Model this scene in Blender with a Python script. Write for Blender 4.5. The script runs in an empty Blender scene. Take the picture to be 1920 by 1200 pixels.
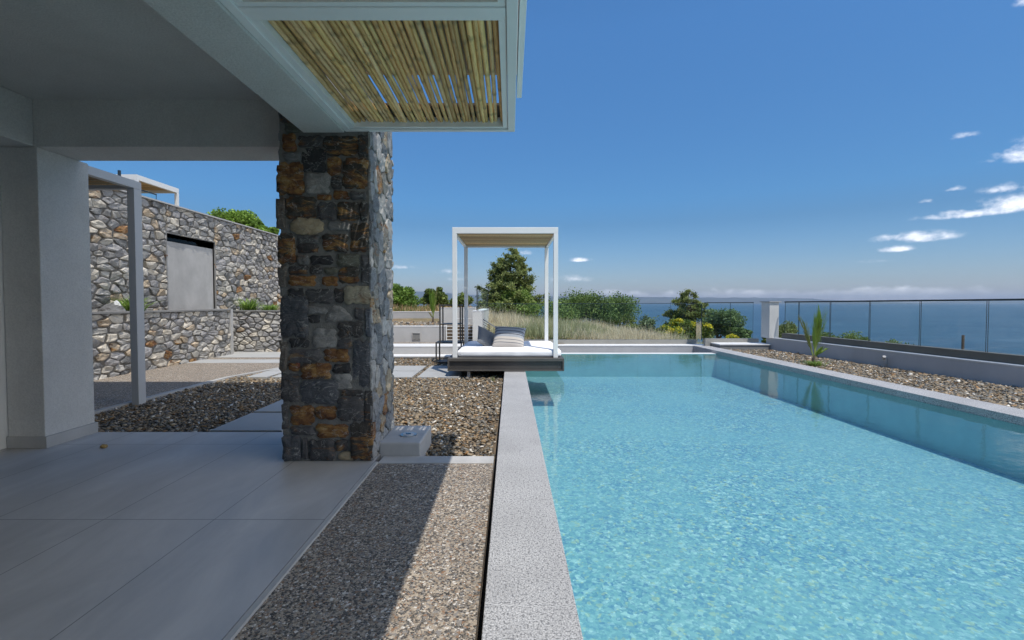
import bpy, bmesh, math, random
import numpy as np
from mathutils import Vector, Matrix, noise as mnoise

# ------------------------------------------------------------------ scene, camera, sky, sun
S = bpy.context.scene
col = S.collection
FPX, EYE = 900.0, 1.2
TILT = math.atan(0.03)
cam_data = bpy.data.cameras.new("camera")
cam = bpy.data.objects.new("camera", cam_data)
col.objects.link(cam)
cam.location = (0, 0, EYE)
cam.rotation_euler = (math.pi / 2 - TILT, 0, 0)
cam_data.sensor_width = 36
cam_data.lens = FPX / 1920 * 36
cam_data.shift_x = 3 / 1920
cam_data.shift_y = -6 / 1920
cam_data.clip_start = 0.05
cam_data.clip_end = 60000
S.camera = cam

SUNV = Vector((0.21, -0.37, 1.0)).normalized()
SUN_EL = math.asin(SUNV.z)
SUN_AZ = math.atan2(SUNV.x, SUNV.y)
SKY_STRENGTH = 0.11
S.view_settings.view_transform = 'Standard'
S.view_settings.look = 'None'
S.view_settings.gamma = 1
S.view_settings.exposure = 0.76
S.cycles.max_bounces = 10
S.cycles.transparent_max_bounces = 24
S.cycles.use_denoising = True
S.cycles.volume_bounces = 0

sun_data = bpy.data.lights.new("sun", 'SUN')
sun_data.energy = 2.3
sun_data.angle = math.radians(0.53)
sun_data.color = (1.0, 0.955, 0.88)
sun = bpy.data.objects.new("sun", sun_data)
sun.rotation_euler = SUNV.to_track_quat('Z', 'Y').to_euler()
sun.location = (0, 0, 30)
col.objects.link(sun)


class NT:
    def __init__(s, nt):
        s.t = nt; nt.nodes.clear()
    def n(s, typ, **kw):
        nd = s.t.nodes.new(typ)
        for k, v in kw.items():
            if k.startswith('_'):
                setattr(nd, k[1:], v)
        return nd
    def l(s, a, b): s.t.links.new(a, b)
    def math(s, op, a, b=None, c=None, clamp=False):
        nd = s.t.nodes.new('ShaderNodeMath'); nd.operation = op; nd.use_clamp = clamp
        for i, v in enumerate((a, b, c)):
            if v is None: continue
            if isinstance(v, (int, float)): nd.inputs[i].default_value = v
            else: s.l(v, nd.inputs[i])
        return nd.outputs[0]
    def mix(s, fac, a, b, blend='MIX'):
        nd = s.t.nodes.new('ShaderNodeMix'); nd.data_type = 'RGBA'; nd.blend_type = blend
        for sock, v in ((nd.inputs[0], fac), (nd.inputs[6], a), (nd.inputs[7], b)):
            if isinstance(v, (int, float)): sock.default_value = v
            elif isinstance(v, tuple): sock.default_value = (*v[:3], 1)
            else: s.l(v, sock)
        return nd.outputs[2]
    def noise(s, scale, detail=4, rough=.55, vec=None, dist=0, dim='3D'):
        nd = s.t.nodes.new('ShaderNodeTexNoise'); nd.noise_dimensions = dim
        nd.inputs['Scale'].default_value = scale; nd.inputs['Detail'].default_value = detail
        nd.inputs['Roughness'].default_value = rough; nd.inputs['Distortion'].default_value = dist
        if vec is not None: s.l(vec, nd.inputs['Vector'])
        return nd
    def vor(s, scale, vec=None, feature='F1', rnd=1):
        nd = s.t.nodes.new('ShaderNodeTexVoronoi'); nd.feature = feature
        nd.inputs['Scale'].default_value = scale; nd.inputs['Randomness'].default_value = rnd
        if vec is not None: s.l(vec, nd.inputs['Vector'])
        return nd
    def ramp(s, fac, stops, interp='LINEAR'):
        nd = s.t.nodes.new('ShaderNodeValToRGB'); cr = nd.color_ramp; cr.interpolation = interp
        while len(cr.elements) < len(stops): cr.elements.new(0.5)
        for e, (p, c) in zip(cr.elements, stops):
            e.position = p
            e.color = (c, c, c, 1) if isinstance(c, (int, float)) else (*c[:3], 1)
        s.l(fac, nd.inputs[0]); return nd.outputs[0]
    def coord(s, scale=(1, 1, 1), which='Object'):
        tc = s.t.nodes.new('ShaderNodeTexCoord'); mp = s.t.nodes.new('ShaderNodeMapping')
        mp.inputs['Scale'].default_value = scale
        s.l(tc.outputs[which], mp.inputs['Vector']); return mp.outputs[0]
    def bump(s, h, strength=.3, dist=.01):
        nd = s.t.nodes.new('ShaderNodeBump'); nd.inputs['Strength'].default_value = strength
        nd.inputs['Distance'].default_value = dist; s.l(h, nd.inputs['Height']); return nd.outputs[0]
    def attr(s, name='Col'):
        nd = s.t.nodes.new('ShaderNodeAttribute'); nd.attribute_name = name; return nd
    def out(s, sh, vol=None):
        o = s.t.nodes.new('ShaderNodeOutputMaterial')
        if sh is not None: s.l(sh, o.inputs['Surface'])
        if vol is not None: s.l(vol, o.inputs['Volume'])
    def pbr(s, base, rough=.6, normal=None, metal=0, spec=.5):
        p = s.t.nodes.new('ShaderNodeBsdfPrincipled')
        if isinstance(base, tuple): p.inputs['Base Color'].default_value = (*base[:3], 1)
        else: s.l(base, p.inputs['Base Color'])
        if isinstance(rough, (int, float)): p.inputs['Roughness'].default_value = rough
        else: s.l(rough, p.inputs['Roughness'])
        p.inputs['Metallic'].default_value = metal
        p.inputs['Specular IOR Level'].default_value = spec
        if normal is not None: s.l(normal, p.inputs['Normal'])
        return p


def newmat(name):
    m = bpy.data.materials.new(name); m.use_nodes = True
    return m, NT(m.node_tree)


def simple(name, c, rough=.6, var=.12, nscale=3., bscale=60., bstr=.15, bdist=.003, metal=0, spec=.5, stain=0.0):
    m, t = newmat(name)
    v = t.coord()
    n1 = t.noise(nscale, 5, .6, v)
    lo = tuple(x * (1 - var) for x in c); hi = tuple(min(1, x * (1 + var)) for x in c)
    base = t.ramp(n1.outputs[0], [(.3, lo), (.7, hi)])
    if stain:
        n3 = t.noise(nscale * .45, 6, .7, t.coord((1, 1, .35)))
        base = t.mix(t.math('MULTIPLY', t.ramp(n3.outputs[0], [(.48, 0.), (.7, 1.)]), stain), base, tuple(x * .62 for x in c))
    n2 = t.noise(bscale, 3, .6, v)
    t.out(t.pbr(base, rough, t.bump(n2.outputs[0], bstr, bdist), metal, spec).outputs[0])
    return m


# ------------------------------------------------------------------ world: sky and clouds
W = bpy.data.worlds.new("World"); S.world = W; W.use_nodes = True
wt = NT(W.node_tree)
sky = wt.n('ShaderNodeTexSky', _sky_type='NISHITA', _sun_disc=False)
sky.sun_elevation = SUN_EL; sky.sun_rotation = SUN_AZ
sky.altitude = 100; sky.air_density = 1.0; sky.dust_density = 0.35; sky.ozone_density = 3.0
tc = wt.n('ShaderNodeTexCoord'); sep = wt.n('ShaderNodeSeparateXYZ')
wt.l(tc.outputs['Generated'], sep.inputs[0])
X_, Y_, Z_ = sep.outputs
az = wt.math('ARCTAN2', X_, Y_)
el = wt.math('ARCSINE', Z_)
CL = [  # centre x, centre y, half width, half height (photo pixels), strength
    (1918, 288, 62, 24, 1.15), (1930, 382, 128, 20, 1.0), (1820, 402, 110, 10, 1.15), (1890, 355, 62, 11, .9),
    (1713, 447, 78, 12, 1.2), (1673, 468, 36, 8, 1.05), (1800, 258, 30, 7, .7), (1780, 357, 22, 6, .7),
    (1735, 379, 18, 5, .6), (1088, 488, 24, 5, 1.0), (1912, 10, 30, 12, .9), (755, 502, 30, 5, .55),
    (842, 510, 26, 7, .5), (1070, 524, 44, 8, .55), (983, 476, 14, 6, .8), (1600, 492, 60, 4, .35), (848, 524, 22, 4, .4),
    (1845, 306, 18, 5, .5), (1200, 527, 18, 3, .5)]
cloudmask = None
cmb = wt.n('ShaderNodeCombineXYZ'); wt.l(az, cmb.inputs[0]); wt.l(wt.math('MULTIPLY', el, 1.5), cmb.inputs[1])
wn = wt.noise(26, 9, .62, cmb.outputs[0]); wn2 = wt.noise(8, 6, .6, cmb.outputs[0])
for (cx, cy, rx, ry, st) in CL:
    a0 = math.atan((cx - 957) / FPX); e0 = math.atan((567 - cy) / FPX * math.cos(a0))
    ra = rx / FPX * math.cos(a0) ** 2; re = ry / FPX * math.cos(a0)
    dx = wt.math('DIVIDE', wt.math('SUBTRACT', az, a0), ra * 1.25)
    dy = wt.math('DIVIDE', wt.math('SUBTRACT', el, e0), re * 1.35)
    # flat-bottomed: squash the lower half
    dy = wt.math('MAXIMUM', dy, wt.math('MULTIPLY', dy, -1.7))
    r = wt.math('SQRT', wt.math('ADD', wt.math('MULTIPLY', dx, dx), wt.math('MULTIPLY', dy, dy)))
    v = wt.math('MULTIPLY', wt.math('SUBTRACT', 1.0, r), st)
    cloudmask = v if cloudmask is None else wt.math('MAXIMUM', cloudmask, v)
nz = wt.math('MULTIPLY', wt.math('SUBTRACT', wn.outputs[0], .5), 3.8)
cm = wt.math('ADD', cloudmask, nz)
cm = wt.math('MULTIPLY', wt.ramp(cm, [(-.0, 0.), (.4, .35), (1.0, .95)]), wt.ramp(cloudmask, [(0.0, 0.), (.45, 1.)]))
# low row of cumulus along the horizon
ctop = wt.math('ADD', wt.math('MULTIPLY', wt.ramp(wn2.outputs[0], [(.35, 0.), (.68, 1.)]), .018), .016)
ctop = wt.math('ADD', ctop, wt.math('MULTIPLY', wt.math('SUBTRACT', wn.outputs[0], .5), .022))
hm = wt.math('DIVIDE', wt.math('SUBTRACT', ctop, el), .007, clamp=True)
azw = wt.math('MULTIPLY', wt.ramp(wt.math('ADD', wt.math('MULTIPLY', az, .5), .5), [(.54, 0.), (.63, 1.), (.84, 1.), (.92, .55)]), 1.0)
base_fade = wt.math('DIVIDE', el, .035, clamp=True)
hm = wt.math('MULTIPLY', wt.math('MULTIPLY', hm, azw), wt.math('ADD', .22, wt.math('MULTIPLY', base_fade, .62)))
hm = wt.math('MULTIPLY', hm, wt.ramp(wn.outputs[0], [(.3, .45), (.6, 1.)]))
cloud_all = wt.math('MAXIMUM', wt.math('MULTIPLY', cm, .92), hm, clamp=True)
ccol = wt.mix(wt.ramp(wn.outputs[0], [(.35, 0.), (.65, 1.)]), (.56 / SKY_STRENGTH, .60 / SKY_STRENGTH, .70 / SKY_STRENGTH), (.80 / SKY_STRENGTH, .82 / SKY_STRENGTH, .87 / SKY_STRENGTH))
skycol = wt.mix(1.0, sky.outputs[0], (.46, .83, 1.08), 'MULTIPLY')
skycol = wt.mix(wt.ramp(wt.math('MULTIPLY', el, 4.0), [(.0, 1.), (.8, 0.)]), skycol, wt.mix(1.0, sky.outputs[0], (.52, .50, .60), 'MULTIPLY'))
skycol = wt.mix(1.0, skycol, wt.ramp(wt.math('MULTIPLY', el, 1.6), [(.0, 1.0), (.06, .80), (.25, .56), (.8, .80)]), 'MULTIPLY')
final = wt.mix(cloud_all, skycol, ccol)
# bright clouds added out of view to the right, to whiten the fill light
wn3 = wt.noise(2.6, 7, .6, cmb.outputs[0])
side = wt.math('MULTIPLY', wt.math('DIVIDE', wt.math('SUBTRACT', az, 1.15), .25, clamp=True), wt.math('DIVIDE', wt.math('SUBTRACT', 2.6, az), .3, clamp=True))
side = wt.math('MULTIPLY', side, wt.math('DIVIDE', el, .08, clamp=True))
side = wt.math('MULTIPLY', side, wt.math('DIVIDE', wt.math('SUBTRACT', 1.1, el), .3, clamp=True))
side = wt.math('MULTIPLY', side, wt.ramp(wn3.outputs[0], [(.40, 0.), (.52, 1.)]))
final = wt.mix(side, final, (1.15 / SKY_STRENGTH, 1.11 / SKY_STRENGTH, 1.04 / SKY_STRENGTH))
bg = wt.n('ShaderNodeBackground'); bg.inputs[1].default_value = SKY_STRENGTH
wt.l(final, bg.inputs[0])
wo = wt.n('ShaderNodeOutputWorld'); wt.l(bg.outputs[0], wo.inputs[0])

# ------------------------------------------------------------------ helpers
CT, ST_ = math.cos(TILT), math.sin(TILT)


def at(x, y, X=None, Y=None, Z=None):
    """world point seen at photo pixel (x, y), on a plane of known X, Y or Z"""
    a = (x - 957) / FPX; b = (594 - y) / FPX
    r = (a, CT + b * ST_, b * CT - ST_)
    k = X / r[0] if X is not None else Y / r[1] if Y is not None else (Z - EYE) / r[2]
    return Vector((r[0] * k, r[1] * k, EYE + r[2] * k))


def tag(o, label=None, cat=None, group=None, kind=None):
    if label: o['label'] = label
    if cat: o['category'] = cat
    if group: o['group'] = group
    if kind: o['kind'] = kind
    return o


def empty(name, loc, label, cat, group=None, rz=0):
    o = bpy.data.objects.new(name, None); col.objects.link(o)
    o.location = loc; o.rotation_euler = (0, 0, rz); o.empty_display_size = .2
    return tag(o, label, cat, group)


class MB:
    def __init__(s): s.v = []; s.f = []; s.c = []; s.m = []
    def quad(s, pts, mi=0, c=None):
        b = len(s.v); s.v += [tuple(p) for p in pts]; s.f.append(tuple(range(b, b + len(pts)))); s.m.append(mi)
        s.c += [c or (1, 1, 1, 1)] * len(pts)
    def box(s, x0, x1, y0, y1, z0, z1, mi=0, c=None):
        b = len(s.v)
        s.v += [(x0, y0, z0), (x1, y0, z0), (x1, y1, z0), (x0, y1, z0), (x0, y0, z1), (x1, y0, z1), (x1, y1, z1), (x0, y1, z1)]
        s.c += [c or (1, 1, 1, 1)] * 8
        for q in ((0, 3, 2, 1), (4, 5, 6, 7), (0, 1, 5, 4), (1, 2, 6, 5), (2, 3, 7, 6), (3, 0, 4, 7)):
            s.f.append(tuple(b + i for i in q)); s.m.append(mi)
        return s
    def prism(s, poly, z0, z1, mi=0, z1b=None):
        """poly: ccw xy list; optional per-vertex tops"""
        n = len(poly); b = len(s.v); tops = z1b or [z1] * n
        s.v += [(x, y, z0) for x, y in poly] + [(x, y, t) for (x, y), t in zip(poly, tops)]
        s.c += [(1, 1, 1, 1)] * (2 * n)
        s.f.append(tuple(b + i for i in reversed(range(n)))); s.m.append(mi)
        s.f.append(tuple(b + n + i for i in range(n))); s.m.append(mi)
        for i in range(n):
            j = (i + 1) % n; s.f.append((b + i, b + j, b + n + j, b + n + i)); s.m.append(mi)
        return s
    def tube(s, pts, rad, seg=8, mi=0, c=None, cap=True):
        pts = [Vector(p) for p in pts]
        if not isinstance(rad, (list, tuple)): rad = [rad] * len(pts)
        b = len(s.v)
        for i, p in enumerate(pts):
            d = (pts[min(i + 1, len(pts) - 1)] - pts[max(i - 1, 0)]).normalized()
            u = d.cross(Vector((0, 0, 1)) if abs(d.z) < .9 else Vector((1, 0, 0))).normalized(); w = d.cross(u)
            for k in range(seg):
                a = 2 * math.pi * k / seg
                s.v.append(tuple(p + (u * math.cos(a) + w * math.sin(a)) * rad[i])); s.c.append(c or (1, 1, 1, 1))
        for i in range(len(pts) - 1):
            for k in range(seg):
                k2 = (k + 1) % seg
                s.f.append((b + i * seg + k, b + i * seg + k2, b + (i + 1) * seg + k2, b + (i + 1) * seg + k)); s.m.append(mi)
        if cap:
            s.f.append(tuple(b + k for k in reversed(range(seg)))); s.m.append(mi)
            e = b + (len(pts) - 1) * seg; s.f.append(tuple(e + k for k in range(seg))); s.m.append(mi)
        return s
    def build(s, name, mats, parent=None, smooth=False, bevel=0, vcol=False, offset=None):
        me = bpy.data.meshes.new(name)
        V = s.v
        if parent is not None and offset is None: offset = parent.matrix_basis.translation if parent.parent is None else Vector((0, 0, 0))
        if parent is not None and parent.parent is not None:
            q = parent
            offset = Vector((0, 0, 0))
            while q is not None: offset = offset + q.location; q = q.parent
        if offset is not None: V = [(x - offset[0], y - offset[1], z - offset[2]) for x, y, z in V]
        me.from_pydata(V, [], s.f)
        if not isinstance(mats, (list, tuple)): mats = [mats]
        for m in mats: me.materials.append(m)
        if len(mats) > 1: me.polygons.foreach_set('material_index', s.m)
        if smooth: me.polygons.foreach_set('use_smooth', [True] * len(me.polygons))
        if vcol:
            a = me.color_attributes.new('Col', 'FLOAT_COLOR', 'POINT')
            a.data.foreach_set('color', np.array(s.c, 'f').ravel())
        me.update()
        o = bpy.data.objects.new(name, me); col.objects.link(o)
        if parent is not None: o.parent = parent
        if bevel:
            bv = o.modifiers.new('bevel', 'BEVEL'); bv.width = bevel; bv.segments = 2; bv.limit_method = 'ANGLE'
            bv.angle_limit = math.radians(50)
        return o


def npmesh(name, V, F, mat, parent=None, C=None, smooth=False, offset=None):
    V = np.asarray(V, 'f').reshape(-1, 3); F = np.asarray(F, 'i')
    if parent is not None and offset is None:
        q = parent; offset = Vector((0, 0, 0))
        while q is not None: offset = offset + q.location; q = q.parent
    if offset is not None: V = V - np.array(offset, 'f')
    k = F.shape[1]; me = bpy.data.meshes.new(name)
    me.vertices.add(len(V)); me.vertices.foreach_set('co', V.ravel())
    me.loops.add(F.size); me.loops.foreach_set('vertex_index', F.ravel())
    me.polygons.add(len(F)); me.polygons.foreach_set('loop_start', np.arange(0, F.size, k))
    if smooth: me.polygons.foreach_set('use_smooth', np.ones(len(F), bool))
    me.materials.append(mat)
    if C is not None:
        a = me.color_attributes.new('Col', 'FLOAT_COLOR', 'POINT')
        C = np.asarray(C, 'f')
        if C.shape[1] == 3: C = np.hstack([C, np.ones((len(C), 1), 'f')])
        a.data.foreach_set('color', C.ravel())
    me.update(calc_edges=True)
    o = bpy.data.objects.new(name, me); col.objects.link(o)
    if parent is not None: o.parent = parent
    return o


rng = np.random.default_rng(7)
random.seed(7)

# ------------------------------------------------------------------ materials
M = {}
m, t = newmat('white_plaster'); M['plaster'] = m
v = t.coord(); n1 = t.noise(1.6, 6, .65, v); n2 = t.noise(75, 4, .75, v); n3 = t.noise(9, 5, .7, t.coord((1, 1, .3)))
base = t.ramp(n1.outputs[0], [(.3, (.60, .585, .55)), (.7, (.70, .685, .65))])
base = t.mix(t.ramp(n2.outputs[0], [(.42, .30), (.56, 0.)]), base, (.42, .41, .40))
base = t.mix(t.ramp(n3.outputs[0], [(.52, 0.), (.75, .12)]), base, (.40, .39, .37))
t.out(t.pbr(base, .92, t.bump(n2.outputs[0], .9, .008)).outputs[0])
M['plaster_out'] = simple('grey_render', (.48, .47, .46), .9, .08, 1.2, 90, .35, .004, stain=.35)
M['cap'] = simple('pale_cap', (.70, .69, .67), .8, .07, 2, 80, .2, .002)
M['concrete'] = simple('concrete', (.44, .43, .415), .8, .12, 2.5, 70, .25, .003, stain=.4)
M['dark_concrete'] = simple('dark_concrete', (.24, .235, .225), .85, .12, 2.5, 70, .25, .003, stain=.3)
M['paver'] = simple('paver', (.40, .40, .39), .75, .07, 2, 120, .2, .002)
M['frame_white'] = simple('powder_coated_white', (.80, .80, .78), .45, .03, 3, 90, .05, .001)
M['frame_grey'] = simple('powder_coated_grey', (.52, .52, .52), .45, .03, 3, 90, .05, .001)
M['dark_metal'] = simple('dark_metal', (.055, .053, .05), .5, .1, 6, 90, .05, .001)
M['rail_metal'] = simple('rail_metal', (.045, .06, .07), .35, .05, 6, 90, .03, .001, metal=.3)
M['steel'] = simple('steel', (.45, .44, .42), .3, .05, 6, 90, .03, .001, metal=.9)
M['board'] = simple('brown_channel', (.13, .115, .09), .6, .1, 2, 60, .1, .002)
M['board_grey'] = simple('taupe_channel', (.30, .285, .25), .6, .1, 2, 60, .1, .002)
M['dark_slot'] = simple('dark_slot', (.02, .02, .02), .9, .1)
M['soil'] = simple('soil', (.16, .12, .08), .95, .3, 3, 30, .5, .02)
M['bark'] = simple('bark', (.13, .10, .075), .95, .25, 8, 40, .8, .02)
M['linen'] = simple('white_sheet', (.88, .87, .88), .9, .03, 6, 40, .25, .004)
M['black_glass'] = simple('black_glass', (.02, .022, .025), .06, .02, 2, 5, 0, .001)
M['rock'] = simple('rock', (.14, .14, .145), .9, .35, 6, 25, .8, .02)
M['white_rock'] = simple('white_rock', (.66, .67, .69), .8, .15, 8, 25, .8, .02)
M['ochre_rock'] = simple('ochre_rock', (.42, .27, .10), .85, .35, 30, 60, .5, .004)

# porcelain floor tiles (joints at the world positions of the photographed grid)
m, t = newmat('floor_tile'); M['tile'] = m
v = t.coord()
sp = t.n('ShaderNodeSeparateXYZ'); t.l(v, sp.inputs[0])
def joint(coordinate, start, step, w):
    q = t.math('DIVIDE', t.math('SUBTRACT', coordinate, start), step)
    fr = t.math('ABSOLUTE', t.math('SUBTRACT', t.math('SUBTRACT', q, t.math('FLOOR', q)), .5))
    return t.math('GREATER_THAN', fr, .5 - w / step / 2), t.math('FLOOR', q)
jx, ix = joint(sp.outputs[0], -1.026, .611, .005)
jy, iy = joint(sp.outputs[1], 2.62, 1.408, .006)
jj = t.math('MAXIMUM', jx, jy)
cidx = t.n('ShaderNodeCombineXYZ'); t.l(ix, cidx.inputs[0]); t.l(iy, cidx.inputs[1])
wn_ = t.n('ShaderNodeTexWhiteNoise'); t.l(cidx.outputs[0], wn_.inputs[0])
vs = t.coord((2.2, .8, 1)); cl = t.noise(1.5, 7, .62, vs, dist=.6)
fine = t.noise(90, 3, .6, v)
vadd = t.math('ADD', t.math('MULTIPLY', cl.outputs[0], .8), t.math('MULTIPLY', wn_.outputs[0], .07))
base = t.ramp(vadd, [(.30, (.42, .41, .40)), (.48, (.52, .505, .49)), (.62, (.60, .585, .565))])
base = t.mix(t.math('MULTIPLY', jj, .75), base, (.09, .09, .09))
rr = t.ramp(cl.outputs[0], [(.3, .34), (.7, .5)])
hgt = t.math('SUBTRACT', t.math('MULTIPLY', fine.outputs[0], .08), jj)
t.out(t.pbr(base, rr, t.bump(hgt, .25, .0015)).outputs[0])

# granite-like coping
m, t = newmat('coping_stone'); M['coping'] = m
v = t.coord(); n1 = t.noise(150, 5, .75, v); n2 = t.noise(2.2, 5, .6, v); n3 = t.noise(300, 2, .6, v)
n4 = t.noise(7, 5, .7, v)
base = t.ramp(n1.outputs[0], [(.34, (.12, .12, .12)), (.45, (.34, .335, .33)), (.55, (.56, .55, .54)), (.64, (.78, .77, .75))])
base = t.mix(t.ramp(n3.outputs[0], [(.56, 0.), (.62, .7)]), base, (.10, .10, .11))
base = t.mix(t.ramp(n2.outputs[0], [(.35, .40), (.6, 0.)]), base, (.27, .265, .26))
base = t.mix(t.ramp(t.noise(75, 3, .7, v).outputs[0], [(.38, .8), (.49, 0.)]), base, (.13, .13, .135))
base = t.mix(t.ramp(n4.outputs[0], [(.60, 0.), (.8, .25)]), base, (.66, .64, .60))
t.out(t.pbr(base, .8, t.bump(n1.outputs[0], .18, .003)).outputs[0])

# washed-aggregate paving
m, t = newmat('washed_aggregate'); M['wash'] = m
v = t.coord()
va = t.vor(150, v); vb = t.vor(85, v); n2 = t.noise(1.3, 4, .6, v)
sa = t.n('ShaderNodeSeparateColor'); t.l(va.outputs['Color'], sa.inputs[0])
sb = t.n('ShaderNodeSeparateColor'); t.l(vb.outputs['Color'], sb.inputs[0])
pal = [(0, (.035, .033, .03)), (.20, (.27, .21, .15)), (.33, (.44, .36, .27)), (.46, (.07, .068, .066)), (.60, (.48, .40, .31)), (.72, (.26, .14, .07)), (.80, (.24, .225, .21)), (.93, (.74, .69, .62))]
ca = t.ramp(sa.outputs[0], pal, 'CONSTANT'); cb = t.ramp(sb.outputs[1], pal, 'CONSTANT')
base = t.mix(t.math('GREATER_THAN', sb.outputs[0], .55), ca, cb)
edge = t.math('MULTIPLY', t.ramp(va.outputs['Distance'], [(.45, 0.), (.75, 1.)]), .6)
base = t.mix(edge, base, (.30, .25, .19))
base = t.mix(t.ramp(n2.outputs[0], [(.35, .22), (.65, 0.)]), base, (.16, .14, .12))
hh = t.math('SUBTRACT', 1, t.math('MINIMUM', va.outputs['Distance'], vb.outputs['Distance']))
t.out(t.pbr(base, .75, t.bump(hh, .7, .004)).outputs[0])

# attribute-coloured stone with veins and rust (alpha = rust amount)
m, t = newmat('field_stone'); M['stone'] = m
ROCKN = .75
v = t.coord(); a = t.attr()
st = t.noise(8, 7, .7, t.coord((1, 1, 2.2)), dist=.5)
sp_ = t.noise(34, 6, .72, v); wv = t.noise(4.5, 6, .65, t.coord((1.2, 1.2, 3.0)), dist=.9); fine = t.noise(130, 4, .7, v)
base = t.mix(t.ramp(st.outputs[0], [(.32, .75), (.62, 0.)]), a.outputs['Color'], t.mix(1.0, a.outputs['Color'], (.40, .41, .43), 'MULTIPLY'))
rust = t.ramp(t.noise(8, 7, .72, t.coord((1, 1, 2.0)), dist=.5).outputs[0], [(.34, (.06, .025, .014)), (.47, (.17, .07, .022)), (.57, (.30, .165, .05)), (.70, (.42, .30, .15))])
rmask = t.math('MULTIPLY', t.ramp(t.math('ADD', wv.outputs[0], t.math('MULTIPLY', t.math('SUBTRACT', a.outputs['Alpha'], .8), .28)), [(.40, 0.), (.47, 1.)]), t.math('MINIMUM', 1.0, t.math('MULTIPLY', a.outputs['Alpha'], 3.0)))
base = t.mix(rmask, base, rust)
vein = t.noise(3.0, 4, .55, t.coord((1, 1, 2)), dist=1.8)
vm = t.ramp(t.math('ABSOLUTE', t.math('SUBTRACT', vein.outputs[0], .5)), [(.0, .6), (.008, 0.)])
base = t.mix(vm, base, (.50, .49, .46))
base = t.mix(t.ramp(fine.outputs[0], [(.58, 0.), (.75, .35)]), base, (.5, .49, .47))
hh = t.math('ADD', t.math('MULTIPLY', sp_.outputs[0], .6), t.math('ADD', t.math('MULTIPLY', st.outputs[0], .8), t.math('MULTIPLY', fine.outputs[0], .25)))
t.out(t.pbr(base, .8, t.bump(hh, .9, .018)).outputs[0])
M['dark_mortar'] = simple('dark_mortar', (.20, .185, .165), .95, .3, 9, 90, .9, .012)
M['mortar'] = simple('mortar', (.20, .195, .18), .95, .3, 9, 90, .9, .012)

# plain attribute-coloured surfaces
def attrmat(name, rough=.8, var=.25, nscale=20, bscale=60, bstr=.4, bdist=.004, spec=.4, trans=0.0):
    m, t = newmat(name); v = t.coord(); a = t.attr(); n = t.noise(nscale, 4, .6, v)
    base = t.mix(t.ramp(n.outputs[0], [(.35, var), (.6, 0.)]), a.outputs['Color'], t.mix(1.0, a.outputs['Color'], (.45, .45, .45), 'MULTIPLY'))
    n2 = t.noise(bscale, 3, .6, v)
    p = t.pbr(base, rough, t.bump(n2.outputs[0], bstr, bdist) if bstr else None, spec=spec)
    sh = p.outputs[0]
    if trans:
        tr = t.n('ShaderNodeBsdfTranslucent'); t.l(a.outputs['Color'], tr.inputs[0])
        mx = t.n('ShaderNodeMixShader'); mx.inputs[0].default_value = trans
        t.l(sh, mx.inputs[1]); t.l(tr.outputs[0], mx.inputs[2]); sh = mx.outputs[0]
    t.out(sh); return m
M['pebble'] = attrmat('pebble', .7, .3, 40, 120, .3, .002)
M['leaf'] = attrmat('leaf', .55, .0, 20, 60, 0, 0, .3, .3)
M['blade'] = attrmat('grass_blade', .7, .0, 20, 60, 0, 0, .2, .3)

# reed
m, t = newmat('reed'); M['reed'] = m
v = t.coord(); a = t.attr(); n = t.noise(5, 5, .65, t.coord((14, 1.6, 14))); n2 = t.noise(14, 5, .7, t.coord((3, 1, 3)))
base = t.mix(t.ramp(n.outputs[0], [(.38, .6), (.6, 0.)]), a.outputs['Color'], t.mix(1.0, a.outputs['Color'], (.55, .48, .38), 'MULTIPLY'))
base = t.mix(t.ramp(n2.outputs[0], [(.62, 0.), (.72, .75)]), base, (.10, .065, .035))
t.out(t.pbr(base, .55, t.bump(n.outputs[0], .2, .003)).outputs[0])

# pool water: clear film with Fresnel reflection and small ripples
m, t = newmat('pool_water'); M['water'] = m
v = t.coord(); r1 = t.noise(9, 4, .55, v, dist=.4); r2 = t.noise(2.2, 3, .5, v)
hh = t.math('ADD', t.math('MULTIPLY', r1.outputs[0], .35), r2.outputs[0])
nb = t.bump(hh, .22, .02)
gl = t.n('ShaderNodeBsdfGlossy'); gl.inputs['Roughness'].default_value = .015; t.l(nb, gl.inputs['Normal'])
tr = t.n('ShaderNodeBsdfTransparent'); tr.inputs[0].default_value = (.84, .965, .97, 1)
fr = t.n('ShaderNodeFresnel'); fr.inputs[0].default_value = 1.33; t.l(nb, fr.inputs[1])
mx = t.n('ShaderNodeMixShader'); t.l(fr.outputs[0], mx.inputs[0]); t.l(tr.outputs[0], mx.inputs[1]); t.l(gl.outputs[0], mx.inputs[2])
t.out(mx.outputs[0])

# pool mosaic; its warped bright flecks also paint in caustic sparkle and refraction
m, t = newmat('pool_mosaic_sparkle'); M['mosaic'] = m
v = t.coord(); w1 = t.noise(11, 3, .6, v)
vv = t.n('ShaderNodeVectorMath', _operation='MULTIPLY_ADD'); t.l(w1.outputs['Color'], vv.inputs[0]); vv.inputs[1].default_value = (.05, .05, .05); t.l(v, vv.inputs[2])
c1 = t.vor(32, vv.outputs[0]); s1 = t.n('ShaderNodeSeparateColor'); t.l(c1.outputs['Color'], s1.inputs[0])
c2 = t.vor(64, vv.outputs[0]); s2 = t.n('ShaderNodeSeparateColor'); t.l(c2.outputs['Color'], s2.inputs[0])
pal = [(0, (.06, .17, .34)), (.14, (.16, .33, .40)), (.32, (.22, .41, .45)), (.50, (.14, .31, .37)), (.62, (.34, .54, .55)), (.76, (.08, .22, .38)), (.87, (.58, .76, .74)), (.955, (.56, .58, .28))]
ca = t.ramp(s1.outputs[0], pal, 'CONSTANT'); cb = t.ramp(s2.outputs[0], pal, 'CONSTANT')
big = t.noise(.9, 4, .6, v)
base = t.mix(.5, ca, cb)
soft = t.noise(.55, 5, .6, v)
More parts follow.
